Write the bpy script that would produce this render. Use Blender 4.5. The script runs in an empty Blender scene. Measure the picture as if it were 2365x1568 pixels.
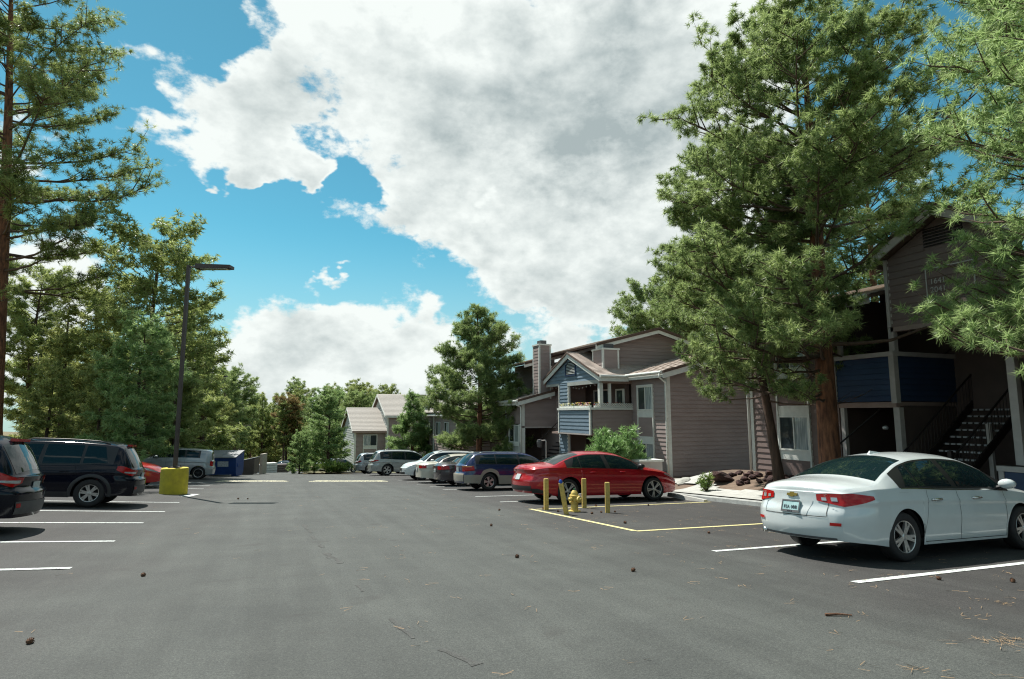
import bpy, math, random
import numpy as np
from mathutils import Matrix, Vector
R = math.radians
random.seed(4)
rng = np.random.default_rng(11)

# ------------------------------------------------------------ camera, sky, sun, exposure
scene = bpy.context.scene
PSI = R(21.5)                       # the view turns this far right of the lane (+Y)
AX = (math.sin(PSI), math.cos(PSI)) # horizontal view direction: the lot falls away along it
CAM_H = 1.44
cam = bpy.data.cameras.new('camera')
cam.sensor_width = 36.0
cam.lens = 36.0 * 1390.0 / 2365.0
cam.clip_start = 0.1
cam.clip_end = 4000
camo = bpy.data.objects.new('camera', cam)
scene.collection.objects.link(camo)
camo.location = (0, 0, CAM_H)
camo.rotation_euler = (R(90 + 7.1), 0, -PSI)
scene.camera = camo

SUN_EL = R(58.0)
SUN_AZ = math.atan2(-0.37, 0.929)  # from +Y, positive towards +X
world = bpy.data.worlds.new('World')
scene.world = world
world.use_nodes = True
sun = bpy.data.lights.new('sun', 'SUN')
sun.energy = 4.1
sun.angle = R(0.53)
sun.color = (1.0, 0.96, 0.89)
suno = bpy.data.objects.new('sun', sun)
scene.collection.objects.link(suno)
sd = Vector((math.sin(SUN_AZ) * math.cos(SUN_EL), math.cos(SUN_AZ) * math.cos(SUN_EL), math.sin(SUN_EL)))
suno.rotation_euler = sd.to_track_quat('Z', 'Y').to_euler()

vs = scene.view_settings
vs.view_transform = 'Standard'
vs.look = 'None'
vs.exposure = 0.9
vs.gamma = 1.0
scene.cycles.use_denoising = True
scene.cycles.denoiser = 'OPENIMAGEDENOISE'
scene.cycles.denoising_input_passes = 'RGB_ALBEDO_NORMAL'
scene.cycles.denoising_prefilter = 'NONE'
scene.cycles.filter_width = 1.15
scene.cycles.max_bounces = 8
scene.cycles.diffuse_bounces = 6
scene.cycles.glossy_bounces = 3
scene.cycles.transmission_bounces = 4
scene.cycles.transparent_max_bounces = 8
scene.cycles.caustics_reflective = False
scene.cycles.caustics_refractive = False
scene.cycles.sample_clamp_indirect = 6.0

def build_sky():
    nt = world.node_tree
    N, L = nt.nodes, nt.links
    N.clear()
    out = N.new('ShaderNodeOutputWorld')
    bg = N.new('ShaderNodeBackground')
    bg.inputs['Strength'].default_value = 0.1
    L.new(bg.outputs[0], out.inputs[0])
    sky = N.new('ShaderNodeTexSky')
    sky.sky_type = 'NISHITA'
    sky.sun_disc = False
    sky.sun_elevation = SUN_EL
    sky.sun_rotation = SUN_AZ
    sky.altitude = 2000
    sky.air_density = 1.0
    sky.dust_density = 0.6
    sky.ozone_density = 1.6
    tint = N.new('ShaderNodeMix'); tint.data_type = 'RGBA'; tint.blend_type = 'MULTIPLY'
    tint.inputs[0].default_value = 1.0
    L.new(sky.outputs[0], tint.inputs[6])
    tint.inputs[7].default_value = (0.36, 0.80, 0.66, 1)
    tc = N.new('ShaderNodeTexCoord')
    def math_n(op, a, b=None, clamp=False):
        n = N.new('ShaderNodeMath'); n.operation = op; n.use_clamp = clamp
        for i, v in enumerate((a, b)):
            if v is None: continue
            if isinstance(v, (int, float)): n.inputs[i].default_value = v
            else: L.new(v, n.inputs[i])
        return n.outputs[0]
    def vec_n(op, a, b):
        n = N.new('ShaderNodeVectorMath'); n.operation = op
        for i, v in enumerate((a, b)):
            if isinstance(v, (tuple, list, Vector)): n.inputs[i].default_value = tuple(v)
            elif isinstance(v, (int, float)): n.inputs['Scale'].default_value = v
            else: L.new(v, n.inputs[i])
        return n
    def noise(vec, scale, detail, rough, w=0.0):
        n = N.new('ShaderNodeTexNoise'); n.noise_dimensions = '4D'
        n.inputs['Scale'].default_value = scale; n.inputs['Detail'].default_value = detail
        n.inputs['Roughness'].default_value = rough; n.inputs['W'].default_value = w
        L.new(vec, n.inputs['Vector'])
        return n
    D = tc.outputs['Generated']
    # clouds are wider than tall: stretch the direction in z before noise
    st = vec_n('MULTIPLY', D, (1, 1, 1.55)).outputs[0]
    wn = noise(st, 5.0, 5, 0.6, 3.1)
    wv = vec_n('SCALE', vec_n('SUBTRACT', wn.outputs['Color'], (0.5, 0.5, 0.5)).outputs[0], 0.24).outputs[0]
    Dw = vec_n('ADD', D, wv).outputs[0]
    n1 = noise(st, 4.2, 9, 0.60, 1.7)
    off = vec_n('ADD', st, (sd.x * 0.05, sd.y * 0.05, sd.z * 0.07)).outputs[0]
    n2 = noise(off, 4.2, 6, 0.58, 1.7)
    # (direction, radius, strength): more cloud, or less where negative
    blobs = [((0.288, 0.788, 0.544), .30, .27), ((0.517, 0.738, 0.433), .25, .24), ((0.050, 0.844, 0.534), .18, .20), ((-0.028, 0.884, 0.467), .12, .25), ((-0.126, 0.892, 0.434), .10, .26), ((-0.082, 0.909, 0.409), .08, .14), ((-0.167, 0.885, 0.435), .04, .12), ((0.385, 0.848, 0.364), .20, .22), ((0.540, 0.658, 0.525), .20, .22), ((0.588, 0.634, 0.502), .10, .16),
             ((0.119, 0.880, 0.461), .11, .12), ((0.159, 0.938, 0.307), .09, .20), ((0.235, 0.928, 0.288), .10, .20), ((0.350, 0.894, 0.280), .10, .20), ((0.490, 0.827, 0.277), .12, .22), ((0.540, 0.805, 0.247), .10, .22), ((0.402, 0.888, 0.225), .05, .14), ((0.001, 0.932, 0.363), .045, .60), ((0.026, 0.936, 0.352), .035, .4), ((0.529, 0.829, 0.180), .08, .28), ((0.484, 0.846, 0.223), .10, .26), ((0.366, 0.896, 0.253), .08, .2), ((0.437, 0.879, 0.190), .05, .2), ((0.577, 0.803, 0.150), .06, .14), ((-0.069, 0.934, 0.350), .03, .5),
             ((-0.239, 0.947, 0.213), .085, .26), ((-0.278, 0.951, 0.134), .06, .2), ((-0.024, 0.994, 0.110), .10, .17), ((0.077, 0.988, 0.135), .09, .17), ((0.138, 0.985, 0.102), .11, .17), ((0.239, 0.962, 0.132), .05, .14), ((0.214, 0.975, 0.061), .10, .16), ((-0.045, 0.998, 0.050), .10, .14), ((0.448, 0.887, 0.112), .045, .20), ((0.366, 0.915, 0.169), .03, .12), ((0.047, 0.978, 0.204), .026, .42), ((0.109, 0.971, 0.211), .014, .16), ((-0.180, 0.848, 0.499), .05, .24), ((-0.164, 0.864, 0.476), .045, .3), ((-0.205, 0.873, 0.442), .04, .12), ((-0.104, 0.976, 0.191), .035, .16),
             ((-0.182, 0.926, 0.330), .12, -.26), ((-0.054, 0.968, 0.244), .15, -.26), ((0.065, 0.971, 0.228), .11, -.16), ((0.168, 0.968, 0.186), .12, -.18), ((0.291, 0.939, 0.183), .08, -.16), ((0.015, 0.898, 0.439), .03, -.20), ((0.026, 0.909, 0.416), .05, -.34), ((0.084, 0.932, 0.352), .05, -.34), ((0.123, 0.930, 0.346), .02, -.12), ((-0.126, 0.862, 0.490), .07, -.28), ((-0.095, 0.848, 0.521), .06, -.2), ((-0.151, 0.849, 0.507), .07, -.25), ((-0.199, 0.859, 0.471), .05, -.1), ((-0.182, 0.905, 0.383), .05, -.15), ((0.749, 0.462, 0.475), .22, -.3), ((0.316, 0.885, 0.342), .030, -.40), ((0.403, 0.901, 0.158), .08, -.10), ((0.234, 0.949, 0.213), .06, -.12), ((0.312, 0.914, 0.259), .03, -.30), ((0.567, 0.764, 0.307), .03, -.16), ((0.570, 0.611, 0.549), .035, -.16), ((-0.134, 0.953, 0.270), .10, -.2), ((-0.086, 0.983, 0.165), .06, -.1)]
    greys = [((0.477, 0.772, 0.420), .24, .32), ((0.298, 0.855, 0.425), .16, .14), ((0.396, 0.745, 0.537), .12, .12), ((0.552, 0.799, 0.240), .09, .14), ((0.330, 0.901, 0.283), .07, .06), ((0.106, 0.992, 0.074), .12, .08), ((0.174, 0.834, 0.524), .10, .05)]
    acc = None
    for c, r, s in blobs:
        d = vec_n('DISTANCE', Dw, c).outputs['Value']
        m = N.new('ShaderNodeMapRange'); m.interpolation_type = 'SMOOTHERSTEP'
        m.inputs['From Min'].default_value = 0; m.inputs['From Max'].default_value = r * 1.45
        m.inputs['To Min'].default_value = s; m.inputs['To Max'].default_value = 0
        L.new(d, m.inputs['Value'])
        acc = m.outputs[0] if acc is None else math_n('ADD', acc, m.outputs[0])
    acc = math_n('MAXIMUM', math_n('MINIMUM', acc, 0.34), -0.30)
    nf = noise(st, 15.0, 6, 0.62, 5.5)
    body = math_n('ADD', math_n('MULTIPLY', n1.outputs[0], 1.65), math_n('MULTIPLY', nf.outputs[0], 0.80))
    dens = math_n('ADD', math_n('SUBTRACT', body, 0.62), acc)
    cov = N.new('ShaderNodeMapRange'); cov.interpolation_type = 'SMOOTHSTEP'
    cov.inputs['From Min'].default_value = 0.56; cov.inputs['From Max'].default_value = 0.74
    L.new(dens, cov.inputs['Value'])
    # cloud light: thick parts and undersides are greyer, edges and sun sides white
    thick = N.new('ShaderNodeMapRange'); thick.inputs['From Min'].default_value = 0.70; thick.inputs['From Max'].default_value = 1.02
    L.new(dens, thick.inputs['Value'])
    dif = math_n('MULTIPLY', math_n('SUBTRACT', n1.outputs[0], n2.outputs[0]), 2.4)
    sepz = N.new('ShaderNodeSeparateXYZ'); L.new(D, sepz.inputs[0])
    lit = math_n('ADD', math_n('SUBTRACT', 0.95, math_n('MULTIPLY', thick.outputs[0], 0.20)), dif, False)
    n3 = noise(st, 9.0, 7, 0.6, 8.2)
    lit = math_n('ADD', lit, math_n('MULTIPLY', math_n('SUBTRACT', n3.outputs[0], 0.5), 0.36))
    for c, r, k in greys:
        d = vec_n('DISTANCE', Dw, c).outputs['Value']
        m = N.new('ShaderNodeMapRange'); m.interpolation_type = 'SMOOTHERSTEP'
        m.inputs['From Min'].default_value = 0; m.inputs['From Max'].default_value = r * 1.4
        m.inputs['To Min'].default_value = k; m.inputs['To Max'].default_value = 0
        L.new(d, m.inputs['Value'])
        lit = math_n('SUBTRACT', lit, math_n('MULTIPLY', m.outputs[0], math_n('MINIMUM', math_n('ADD', thick.outputs[0], 0.25), 1.0)))
    lit = math_n('MINIMUM', math_n('MAXIMUM', lit, 0.30), 1.0)
    ramp = N.new('ShaderNodeValToRGB')
    e = ramp.color_ramp.elements
    e[0].position = 0.30; e[0].color = (2.2, 2.6, 2.65, 1)
    e[1].position = 0.92; e[1].color = (5.0, 5.3, 5.15, 1)
    L.new(lit, ramp.inputs[0])
    # pale band near the horizon
    hz = N.new('ShaderNodeMapRange'); hz.interpolation_type = 'SMOOTHSTEP'
    hz.inputs['From Min'].default_value = 0.0; hz.inputs['From Max'].default_value = 0.30
    hz.inputs['To Min'].default_value = 0.80; hz.inputs['To Max'].default_value = 0.0
    L.new(sepz.outputs['Z'], hz.inputs['Value'])
    mixh = N.new('ShaderNodeMix'); mixh.data_type = 'RGBA'
    L.new(hz.outputs[0], mixh.inputs[0]); L.new(tint.outputs[2], mixh.inputs[6])
    mixh.inputs[7].default_value = (2.7, 3.4, 3.5, 1)
    mix = N.new('ShaderNodeMix'); mix.data_type = 'RGBA'
    L.new(cov.outputs[0], mix.inputs[0]); L.new(mixh.outputs[2], mix.inputs[6]); L.new(ramp.outputs[0], mix.inputs[7])
    L.new(mix.outputs[2], bg.inputs['Color'])
build_sky()
try:
    world.cycles.sampling_method = 'MANUAL'; world.cycles.sample_map_resolution = 512
except Exception: pass

# ------------------------------------------------------------ materials
MATS = {}
def nodes_of(m):
    m.use_nodes = True
    return m.node_tree.nodes, m.node_tree.links, m.node_tree.nodes['Principled BSDF']
def mat(name, col, rough=0.6, metal=0.0, var=0.0, scale=6.0, bump=0.0, bscale=40.0, coat=0.0, spec=0.5, col2=None, stretch=None, detail=5):
    """principled material whose colour drifts by noise between col and col2 (or darker/lighter col)"""
    if name in MATS: return MATS[name]
    m = bpy.data.materials.new(name)
    N, L, b = nodes_of(m)
    b.inputs['Base Color'].default_value = (*col, 1)
    b.inputs['Roughness'].default_value = rough
    b.inputs['Metallic'].default_value = metal
    b.inputs['Specular IOR Level'].default_value = spec
    b.inputs['Coat Weight'].default_value = coat
    b.inputs['Coat Roughness'].default_value = 0.04
    vec = None
    if var or bump or col2:
        tc = N.new('ShaderNodeTexCoord'); vec = tc.outputs['Object']
        if stretch:
            mp = N.new('ShaderNodeMapping'); mp.inputs['Scale'].default_value = stretch
            L.new(vec, mp.inputs[0]); vec = mp.outputs[0]
    if var or col2:
        n = N.new('ShaderNodeTexNoise'); n.inputs['Scale'].default_value = scale; n.inputs['Detail'].default_value = detail
        n.inputs['Roughness'].default_value = 0.62
        L.new(vec, n.inputs['Vector'])
        r = N.new('ShaderNodeValToRGB'); e = r.color_ramp.elements
        c2 = col2 or tuple(min(1, c * (1 + var)) for c in col)
        c1 = col if col2 else tuple(c * (1 - var) for c in col)
        e[0].position = 0.34; e[0].color = (*c1, 1); e[1].position = 0.68; e[1].color = (*c2, 1)
        L.new(n.outputs[0], r.inputs[0]); L.new(r.outputs[0], b.inputs['Base Color'])
    if bump:
        n = N.new('ShaderNodeTexNoise'); n.inputs['Scale'].default_value = bscale; n.inputs['Detail'].default_value = 4
        L.new(vec, n.inputs['Vector'])
        bp = N.new('ShaderNodeBump'); bp.inputs['Strength'].default_value = bump; bp.inputs['Distance'].default_value = 0.02
        L.new(n.outputs[0], bp.inputs['Height']); L.new(bp.outputs[0], b.inputs['Normal'])
    MATS[name] = m
    return m

def paint(name, col, rough=0.28, metal=0.0, coat=0.8):
    return mat(name, col, rough, metal, var=0.04, scale=2.0, coat=coat)
def glass_mat(name, col=(0.012, 0.02, 0.022), rough=0.02):
    m = mat(name, col, rough, 0.0, spec=0.5)
    return m

def asphalt_mat():
    m = bpy.data.materials.new('asphalt'); N, L, b = nodes_of(m)
    tc = N.new('ShaderNodeTexCoord'); P = tc.outputs['Object']
    def noise(scale, detail=4, rough=0.6, st=None):
        v = P
        if st:
            mp = N.new('ShaderNodeMapping'); mp.inputs['Scale'].default_value = st; L.new(P, mp.inputs[0]); v = mp.outputs[0]
        n = N.new('ShaderNodeTexNoise'); n.inputs['Scale'].default_value = scale; n.inputs['Detail'].default_value = detail
        n.inputs['Roughness'].default_value = rough; L.new(v, n.inputs['Vector']); return n.outputs[0]
    def ramp(inp, stops):
        r = N.new('ShaderNodeValToRGB'); e = r.color_ramp.elements
        while len(e) < len(stops): e.new(0.5)
        for q, (p, c) in zip(e, stops): q.position = p; q.color = (*c, 1)
        L.new(inp, r.inputs[0]); return r.outputs[0]
    def mix(fac, a, c, mode='MIX'):
        n = N.new('ShaderNodeMix'); n.data_type = 'RGBA'; n.blend_type = mode
        if isinstance(fac, float): n.inputs[0].default_value = fac
        else: L.new(fac, n.inputs[0])
        for i, v in ((6, a), (7, c)):
            if isinstance(v, tuple): n.inputs[i].default_value = (*v, 1)
            else: L.new(v, n.inputs[i])
        return n.outputs[2]
    # bleached by traffic in the lane, darker in the stalls
    sx = N.new('ShaderNodeSeparateXYZ'); L.new(P, sx.inputs[0])
    add = N.new('ShaderNodeMath'); add.operation = 'ADD'
    wob = N.new('ShaderNodeMath'); wob.operation = 'MULTIPLY_ADD'; L.new(noise(0.35, 4), wob.inputs[0]); wob.inputs[1].default_value = 5.0; wob.inputs[2].default_value = -2.5
    L.new(sx.outputs['X'], add.inputs[0]); L.new(wob.outputs[0], add.inputs[1])
    lane = ramp_in = N.new('ShaderNodeMapRange'); lane.interpolation_type = 'SMOOTHSTEP'
    sub = N.new('ShaderNodeMath'); sub.operation = 'SUBTRACT'; L.new(add.outputs[0], sub.inputs[0]); sub.inputs[1].default_value = 1.8
    ab = N.new('ShaderNodeMath'); ab.operation = 'ABSOLUTE'; L.new(sub.outputs[0], ab.inputs[0])
    lane.inputs['From Min'].default_value = 2.2; lane.inputs['From Max'].default_value = 6.0
    lane.inputs['To Min'].default_value = 1.0; lane.inputs['To Max'].default_value = 0.0
    L.new(ab.outputs[0], lane.inputs['Value'])
    base = mix(lane.outputs[0], (0.038, 0.0375, 0.037), (0.059, 0.065, 0.062))
    big = ramp(noise(0.9, 5, 0.65), [(0.3, (0.82, 0.82, 0.82)), (0.7, (1.16, 1.15, 1.13))])
    base = mix(1.0, base, big, 'MULTIPLY')
    streak = ramp(noise(1.0, 4, 0.6, (2.6, 0.12, 1)), [(0.35, (0.88, 0.88, 0.88)), (0.65, (1.1, 1.1, 1.1))])
    base = mix(1.0, base, streak, 'MULTIPLY')
    grain = ramp(noise(160, 3, 0.7), [(0.30, (0.45, 0.45, 0.45)), (0.5, (1, 1, 1)), (0.72, (1.7, 1.65, 1.55))])
    base = mix(1.0, base, grain, 'MULTIPLY')
    mid = ramp(noise(62, 4, 0.75), [(0.28, (0.55, 0.55, 0.55)), (0.5, (1, 1, 1)), (0.74, (1.6, 1.58, 1.52))])
    base = mix(1.0, base, mid, 'MULTIPLY')
    # oil spots in the stalls
    oil = ramp(noise(1.7, 2, 0.5), [(0.66, (0, 0, 0)), (0.74, (1, 1, 1))])
    base = mix(mix(1.0, oil, (0.35, 0.35, 0.35), 'MULTIPLY'), base, (0.035, 0.033, 0.031))
    L.new(base, b.inputs['Base Color'])
    b.inputs['Roughness'].default_value = 0.82
    b.inputs['Specular IOR Level'].default_value = 0.35
    bp = N.new('ShaderNodeBump'); bp.inputs['Strength'].default_value = 0.5; bp.inputs['Distance'].default_value = 0.006
    L.new(noise(150, 3, 0.7), bp.inputs['Height']); L.new(bp.outputs[0], b.inputs['Normal'])
    return m

def worn_paint(name, col, under=(0.065, 0.062, 0.058), lo=0.30, hi=0.42):
    m = bpy.data.materials.new(name); N, L, b = nodes_of(m)
    tc = N.new('ShaderNodeTexCoord')
    n = N.new('ShaderNodeTexNoise'); n.inputs['Scale'].default_value = 26; n.inputs['Detail'].default_value = 6; n.inputs['Roughness'].default_value = 0.7
    L.new(tc.outputs['Object'], n.inputs['Vector'])
    r = N.new('ShaderNodeValToRGB'); e = r.color_ramp.elements
    e[0].position = lo; e[0].color = (*under, 1); e[1].position = hi; e[1].color = (*col, 1)
    L.new(n.outputs[0], r.inputs[0]); L.new(r.outputs[0], b.inputs['Base Color'])
    b.inputs['Roughness'].default_value = 0.7
    return m

M_ASPH = asphalt_mat()
M_WHITE_LINE = worn_paint('white_line_paint', (0.60, 0.64, 0.62), lo=0.33, hi=0.50)
M_YEL_LINE = worn_paint('yellow_line_paint', (0.62, 0.56, 0.27), lo=0.32, hi=0.46)
M_YEL_BUMP = worn_paint('worn_yellow_paint', (0.60, 0.57, 0.36), lo=0.42, hi=0.60, under=(0.1, 0.1, 0.095))
M_CONC = mat('concrete', (0.40, 0.40, 0.37), 0.85, var=0.16, scale=3, bump=0.25, bscale=60)
M_KERB = mat('kerb_concrete', (0.36, 0.37, 0.35), 0.85, var=0.2, scale=5, bump=0.3, bscale=50)
M_DIRT = mat('dirt', (0.10, 0.068, 0.048), 0.95, scale=2.2, col2=(0.19, 0.135, 0.095), bump=0.8, bscale=18)  # darkened overall: dappled tree shade is put into the colour
M_FOREST = mat('forest_floor', (0.10, 0.075, 0.04), 0.95, scale=0.7, col2=(0.19, 0.16, 0.075), bump=0.8, bscale=9)
M_GRASSY = mat('grassy_ground', (0.075, 0.105, 0.035), 0.95, scale=0.6, col2=(0.20, 0.15, 0.08), bump=0.6, bscale=12)
M_TAN = mat('tan_dirt_bank', (0.36, 0.24, 0.15), 0.95, scale=0.5, col2=(0.24, 0.17, 0.10))
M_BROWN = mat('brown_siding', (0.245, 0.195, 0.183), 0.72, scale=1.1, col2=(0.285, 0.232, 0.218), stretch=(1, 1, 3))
def tints(m, n, k):
    """boards weather differently: a few slightly lighter and darker versions of one paint"""
    out = [m]
    for i in range(n):
        c = m.copy(); f = 1 + k * (2 * (i + 1) / n - 1 - 1 / n)
        for e in [q for q in c.node_tree.nodes if q.type == 'VALTORGB'][0].color_ramp.elements:
            e.color = (e.color[0] * f, e.color[1] * f, e.color[2] * f, 1)
        out.append(c)
    return out
M_BLUE = mat('blue_siding', (0.122, 0.178, 0.230), 0.6, scale=2.2, col2=(0.162, 0.224, 0.276), stretch=(1, 1, 6))
M_NAVY = mat('navy_siding', (0.016, 0.036, 0.085), 0.55, scale=2.0, col2=(0.022, 0.048, 0.105))
M_BROWN_SHADE = mat('shaded_brown_siding', (0.150, 0.108, 0.098), 0.72, scale=1.1, col2=(0.185, 0.136, 0.124), stretch=(1, 1, 3))  # near block's brown siding with the pines' shade put into its colour
M_TRIM = mat('white_trim', (0.62, 0.64, 0.60), 0.6, var=0.07, scale=5)
M_GTRIM = mat('greige_trim', (0.40, 0.37, 0.35), 0.65, var=0.08, scale=5)
M_TAUPE = mat('taupe_beam', (0.30, 0.22, 0.19), 0.7, var=0.08, scale=4)
M_LIGHTSIDE = mat('light_grey_and_lit_siding', (0.34, 0.36, 0.34), 0.7, var=0.1, scale=2)  # grey beams and panels; on the far gable ends it paints in sunlight
M_TILE = mat('roof_tile', (0.37, 0.31, 0.27), 0.85, scale=7, col2=(0.47, 0.40, 0.35), bump=0.5, bscale=25)
M_TILE_FAR = mat('roof_shingle', (0.31, 0.285, 0.255), 0.88, scale=4, col2=(0.36, 0.335, 0.30), bump=0.3, bscale=20)
M_TILE_EDGE = mat('roof_edge', (0.10, 0.065, 0.05), 0.85, var=0.15, scale=8)
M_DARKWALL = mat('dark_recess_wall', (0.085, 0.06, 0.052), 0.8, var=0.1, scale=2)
M_WGLASS = glass_mat('window_glass', (0.035, 0.045, 0.05), 0.03)
M_CURTAIN = mat('pale_blind', (0.34, 0.39, 0.40), 0.5, var=0.12, scale=3, stretch=(1, 14, 0.6))
M_DARK = mat('dark_iron', (0.02, 0.014, 0.012), 0.55, 0.3, var=0.2, scale=8)
M_TREAD = mat('tread', (0.32, 0.32, 0.33), 0.7, var=0.1, scale=8)
M_POLE = mat('bronze_pole', (0.055, 0.043, 0.040), 0.5, 0.3, var=0.15, scale=3)
M_YELLOW = mat('yellow_concrete', (0.42, 0.33, 0.03), 0.75, scale=4, col2=(0.60, 0.48, 0.03), detail=8, bump=0.3, bscale=60)
M_YELLOW2 = mat('faded_yellow_paint', (0.58, 0.42, 0.12), 0.7, scale=16, col2=(0.42, 0.30, 0.08), bump=0.25, bscale=50)
M_HYD = mat('hydrant_paint', (0.62, 0.46, 0.12), 0.5, var=0.14, scale=9)
M_RUBBER = mat('tyre_rubber', (0.014, 0.013, 0.013), 0.75, var=0.2, scale=20)
M_ALLOY = mat('alloy', (0.50, 0.49, 0.47), 0.32, 0.75, var=0.05, scale=10)
M_WELL = mat('wheel_well', (0.008, 0.008, 0.008), 0.9, var=0.1)
M_BLACKP = mat('black_plastic', (0.016, 0.016, 0.017), 0.45, var=0.1, scale=10)
M_GREYP = mat('grey_plastic', (0.075, 0.075, 0.078), 0.55, var=0.1, scale=10)
M_CGLASS = glass_mat('car_glass', (0.006, 0.016, 0.018), 0.015)
M_RED = mat('tail_lamp', (0.38, 0.006, 0.006), 0.18, coat=0.25, spec=0.3, var=0.12, scale=14)
M_AMBER = mat('amber_lamp', (0.6, 0.18, 0.02), 0.15, coat=1.0, var=0.1)
M_LAMP = mat('clear_lamp', (0.42, 0.44, 0.44), 0.12, 0.3, coat=1.0, var=0.15, scale=20)
M_CHROME = mat('chrome', (0.62, 0.62, 0.60), 0.18, 1.0, var=0.04)
M_GOLD = mat('gold_emblem', (0.50, 0.36, 0.09), 0.3, 0.8, var=0.05)
M_PLATE = mat('plate', (0.30, 0.46, 0.46), 0.5, var=0.15, scale=9)
M_INK = mat('plate_ink', (0.02, 0.02, 0.03), 0.5, var=0.1)
M_NUM = mat('number_white', (0.42, 0.41, 0.40), 0.6, var=0.05)

# ------------------------------------------------------------ mesh helpers
COL = scene.collection
def link(o, parent=None):
    COL.objects.link(o)
    if parent is not None: o.parent = parent
    return o
def mesh_obj(name, verts, faces, m=None, parent=None, smooth=False):
    me = bpy.data.meshes.new(name)
    me.from_pydata([tuple(map(float, v)) for v in verts], [], faces)
    if m is not None: me.materials.append(m)
    if smooth:
        me.polygons.foreach_set('use_smooth', [True] * len(me.polygons))
    me.update()
    return link(bpy.data.objects.new(name, me), parent)
def np_mesh(name, V, F, m, parent=None, smooth=False, attr=None):
    """fast mesh from arrays: V (n,3), F (k,3) or (k,4)"""
    me = bpy.data.meshes.new(name)
    V = np.asarray(V, np.float32); F = np.asarray(F, np.int32)
    k = F.shape[1]
    me.vertices.add(len(V)); me.vertices.foreach_set('co', V.ravel())
    me.loops.add(F.size); me.loops.foreach_set('vertex_index', F.ravel())
    me.polygons.add(len(F))
    me.polygons.foreach_set('loop_start', np.arange(0, F.size, k, dtype=np.int32))
    me.polygons.foreach_set('loop_total', np.full(len(F), k, np.int32))
    if smooth: me.polygons.foreach_set('use_smooth', np.ones(len(F), bool))
    if attr is not None:
        a = me.attributes.new('tone', 'FLOAT', 'POINT'); a.data.foreach_set('value', np.asarray(attr, np.float32))
    if m is not None: me.materials.append(m)
    me.update(calc_edges=True)
    return link(bpy.data.objects.new(name, me), parent)
def tag(o, label, cat, group=None, kind=None):
    o['label'] = label
    if cat: o['category'] = cat
    if group: o['group'] = group
    if kind: o['kind'] = kind
    return o
def struct(o):
    o['kind'] = 'structure'; return o
def empty(name, loc=(0, 0, 0), parent=None):
    o = bpy.data.objects.new(name, None); o.empty_display_size = 0.2
    link(o, parent); o.location = loc
    return o
def thing(name, label, cat, loc=(0, 0, 0), group=None):
    return tag(empty(name, loc), label, cat, group)
def copy_tree(o, parent=None):
    c = o.copy(); COL.objects.link(c); c.parent = parent
    for ch in list(o.children): copy_tree(ch, c)
    return c

class MB:
    def __init__(s): s.v = []; s.f = []
    def add(s, vs, fs):
        b = len(s.v); s.v += [tuple(p) for p in vs]; s.f += [tuple(i + b for i in f) for f in fs]; return s
    def box(s, x0, x1, y0, y1, z0, z1):
        return s.add([(x0, y0, z0), (x1, y0, z0), (x1, y1, z0), (x0, y1, z0), (x0, y0, z1), (x1, y0, z1), (x1, y1, z1), (x0, y1, z1)],
                     [(0, 3, 2, 1), (4, 5, 6, 7), (0, 1, 5, 4), (1, 2, 6, 5), (2, 3, 7, 6), (3, 0, 4, 7)])
    def tube(s, path, rad, n=8, cap=True):
        path = [Vector(p) for p in path]
        if not hasattr(rad, '__len__'): rad = [rad] * len(path)
        vs, fs = [], []
        t0 = (path[1] - path[0]).normalized()
        ref = Vector((0, 0, 1)) if abs(t0.z) < 0.9 else Vector((1, 0, 0))
        for i, p in enumerate(path):
            t = (path[min(i + 1, len(path) - 1)] - path[max(i - 1, 0)]).normalized()
            a = t.cross(ref).normalized(); b = t.cross(a).normalized()
            for k in range(n):
                th = 2 * math.pi * k / n
                vs.append(p + (a * math.cos(th) + b * math.sin(th)) * rad[i])
        for i in range(len(path) - 1):
            for k in range(n):
                fs.append((i * n + k, i * n + (k + 1) % n, (i + 1) * n + (k + 1) % n, (i + 1) * n + k))
        if cap:
            fs.append(tuple(range(n))[::-1]); fs.append(tuple((len(path) - 1) * n + k for k in range(n)))
        return s.add(vs, fs)
    def lathe(s, prof, n=20, c=(0, 0, 0), axis='z'):
        vs, fs = [], []
        for (r, h) in prof:
            for k in range(n):
                th = 2 * math.pi * k / n
                p = (r * math.cos(th), r * math.sin(th), h)
                if axis == 'y': p = (p[0], p[2], p[1])
                if axis == 'x': p = (p[2], p[0], p[1])
                vs.append((p[0] + c[0], p[1] + c[1], p[2] + c[2]))
        for i in range(len(prof) - 1):
            for k in range(n):
                fs.append((i * n + k, i * n + (k + 1) % n, (i + 1) * n + (k + 1) % n, (i + 1) * n + k))
        return s.add(vs, fs)
    def prism(s, poly, axis, a, b):
        """poly in the plane across axis, extruded from a to b"""
        n = len(poly)
        def pt(p, t):
            return {'x': (t, p[0], p[1]), 'y': (p[0], t, p[1]), 'z': (p[0], p[1], t)}[axis]
        return s.add([pt(p, a) for p in poly] + [pt(p, b) for p in poly],
                     [tuple(range(n))[::-1], tuple(range(n, 2 * n))] + [(i, (i + 1) % n, n + (i + 1) % n, n + i) for i in range(n)])
    def build(s, name, m, parent=None, smooth=False):
        return mesh_obj(name, s.v, s.f, m, parent, smooth)
def box(name, m, parent, x0, x1, y0, y1, z0, z1):
    return MB().box(x0, x1, y0, y1, z0, z1).build(name, m, parent)

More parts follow.
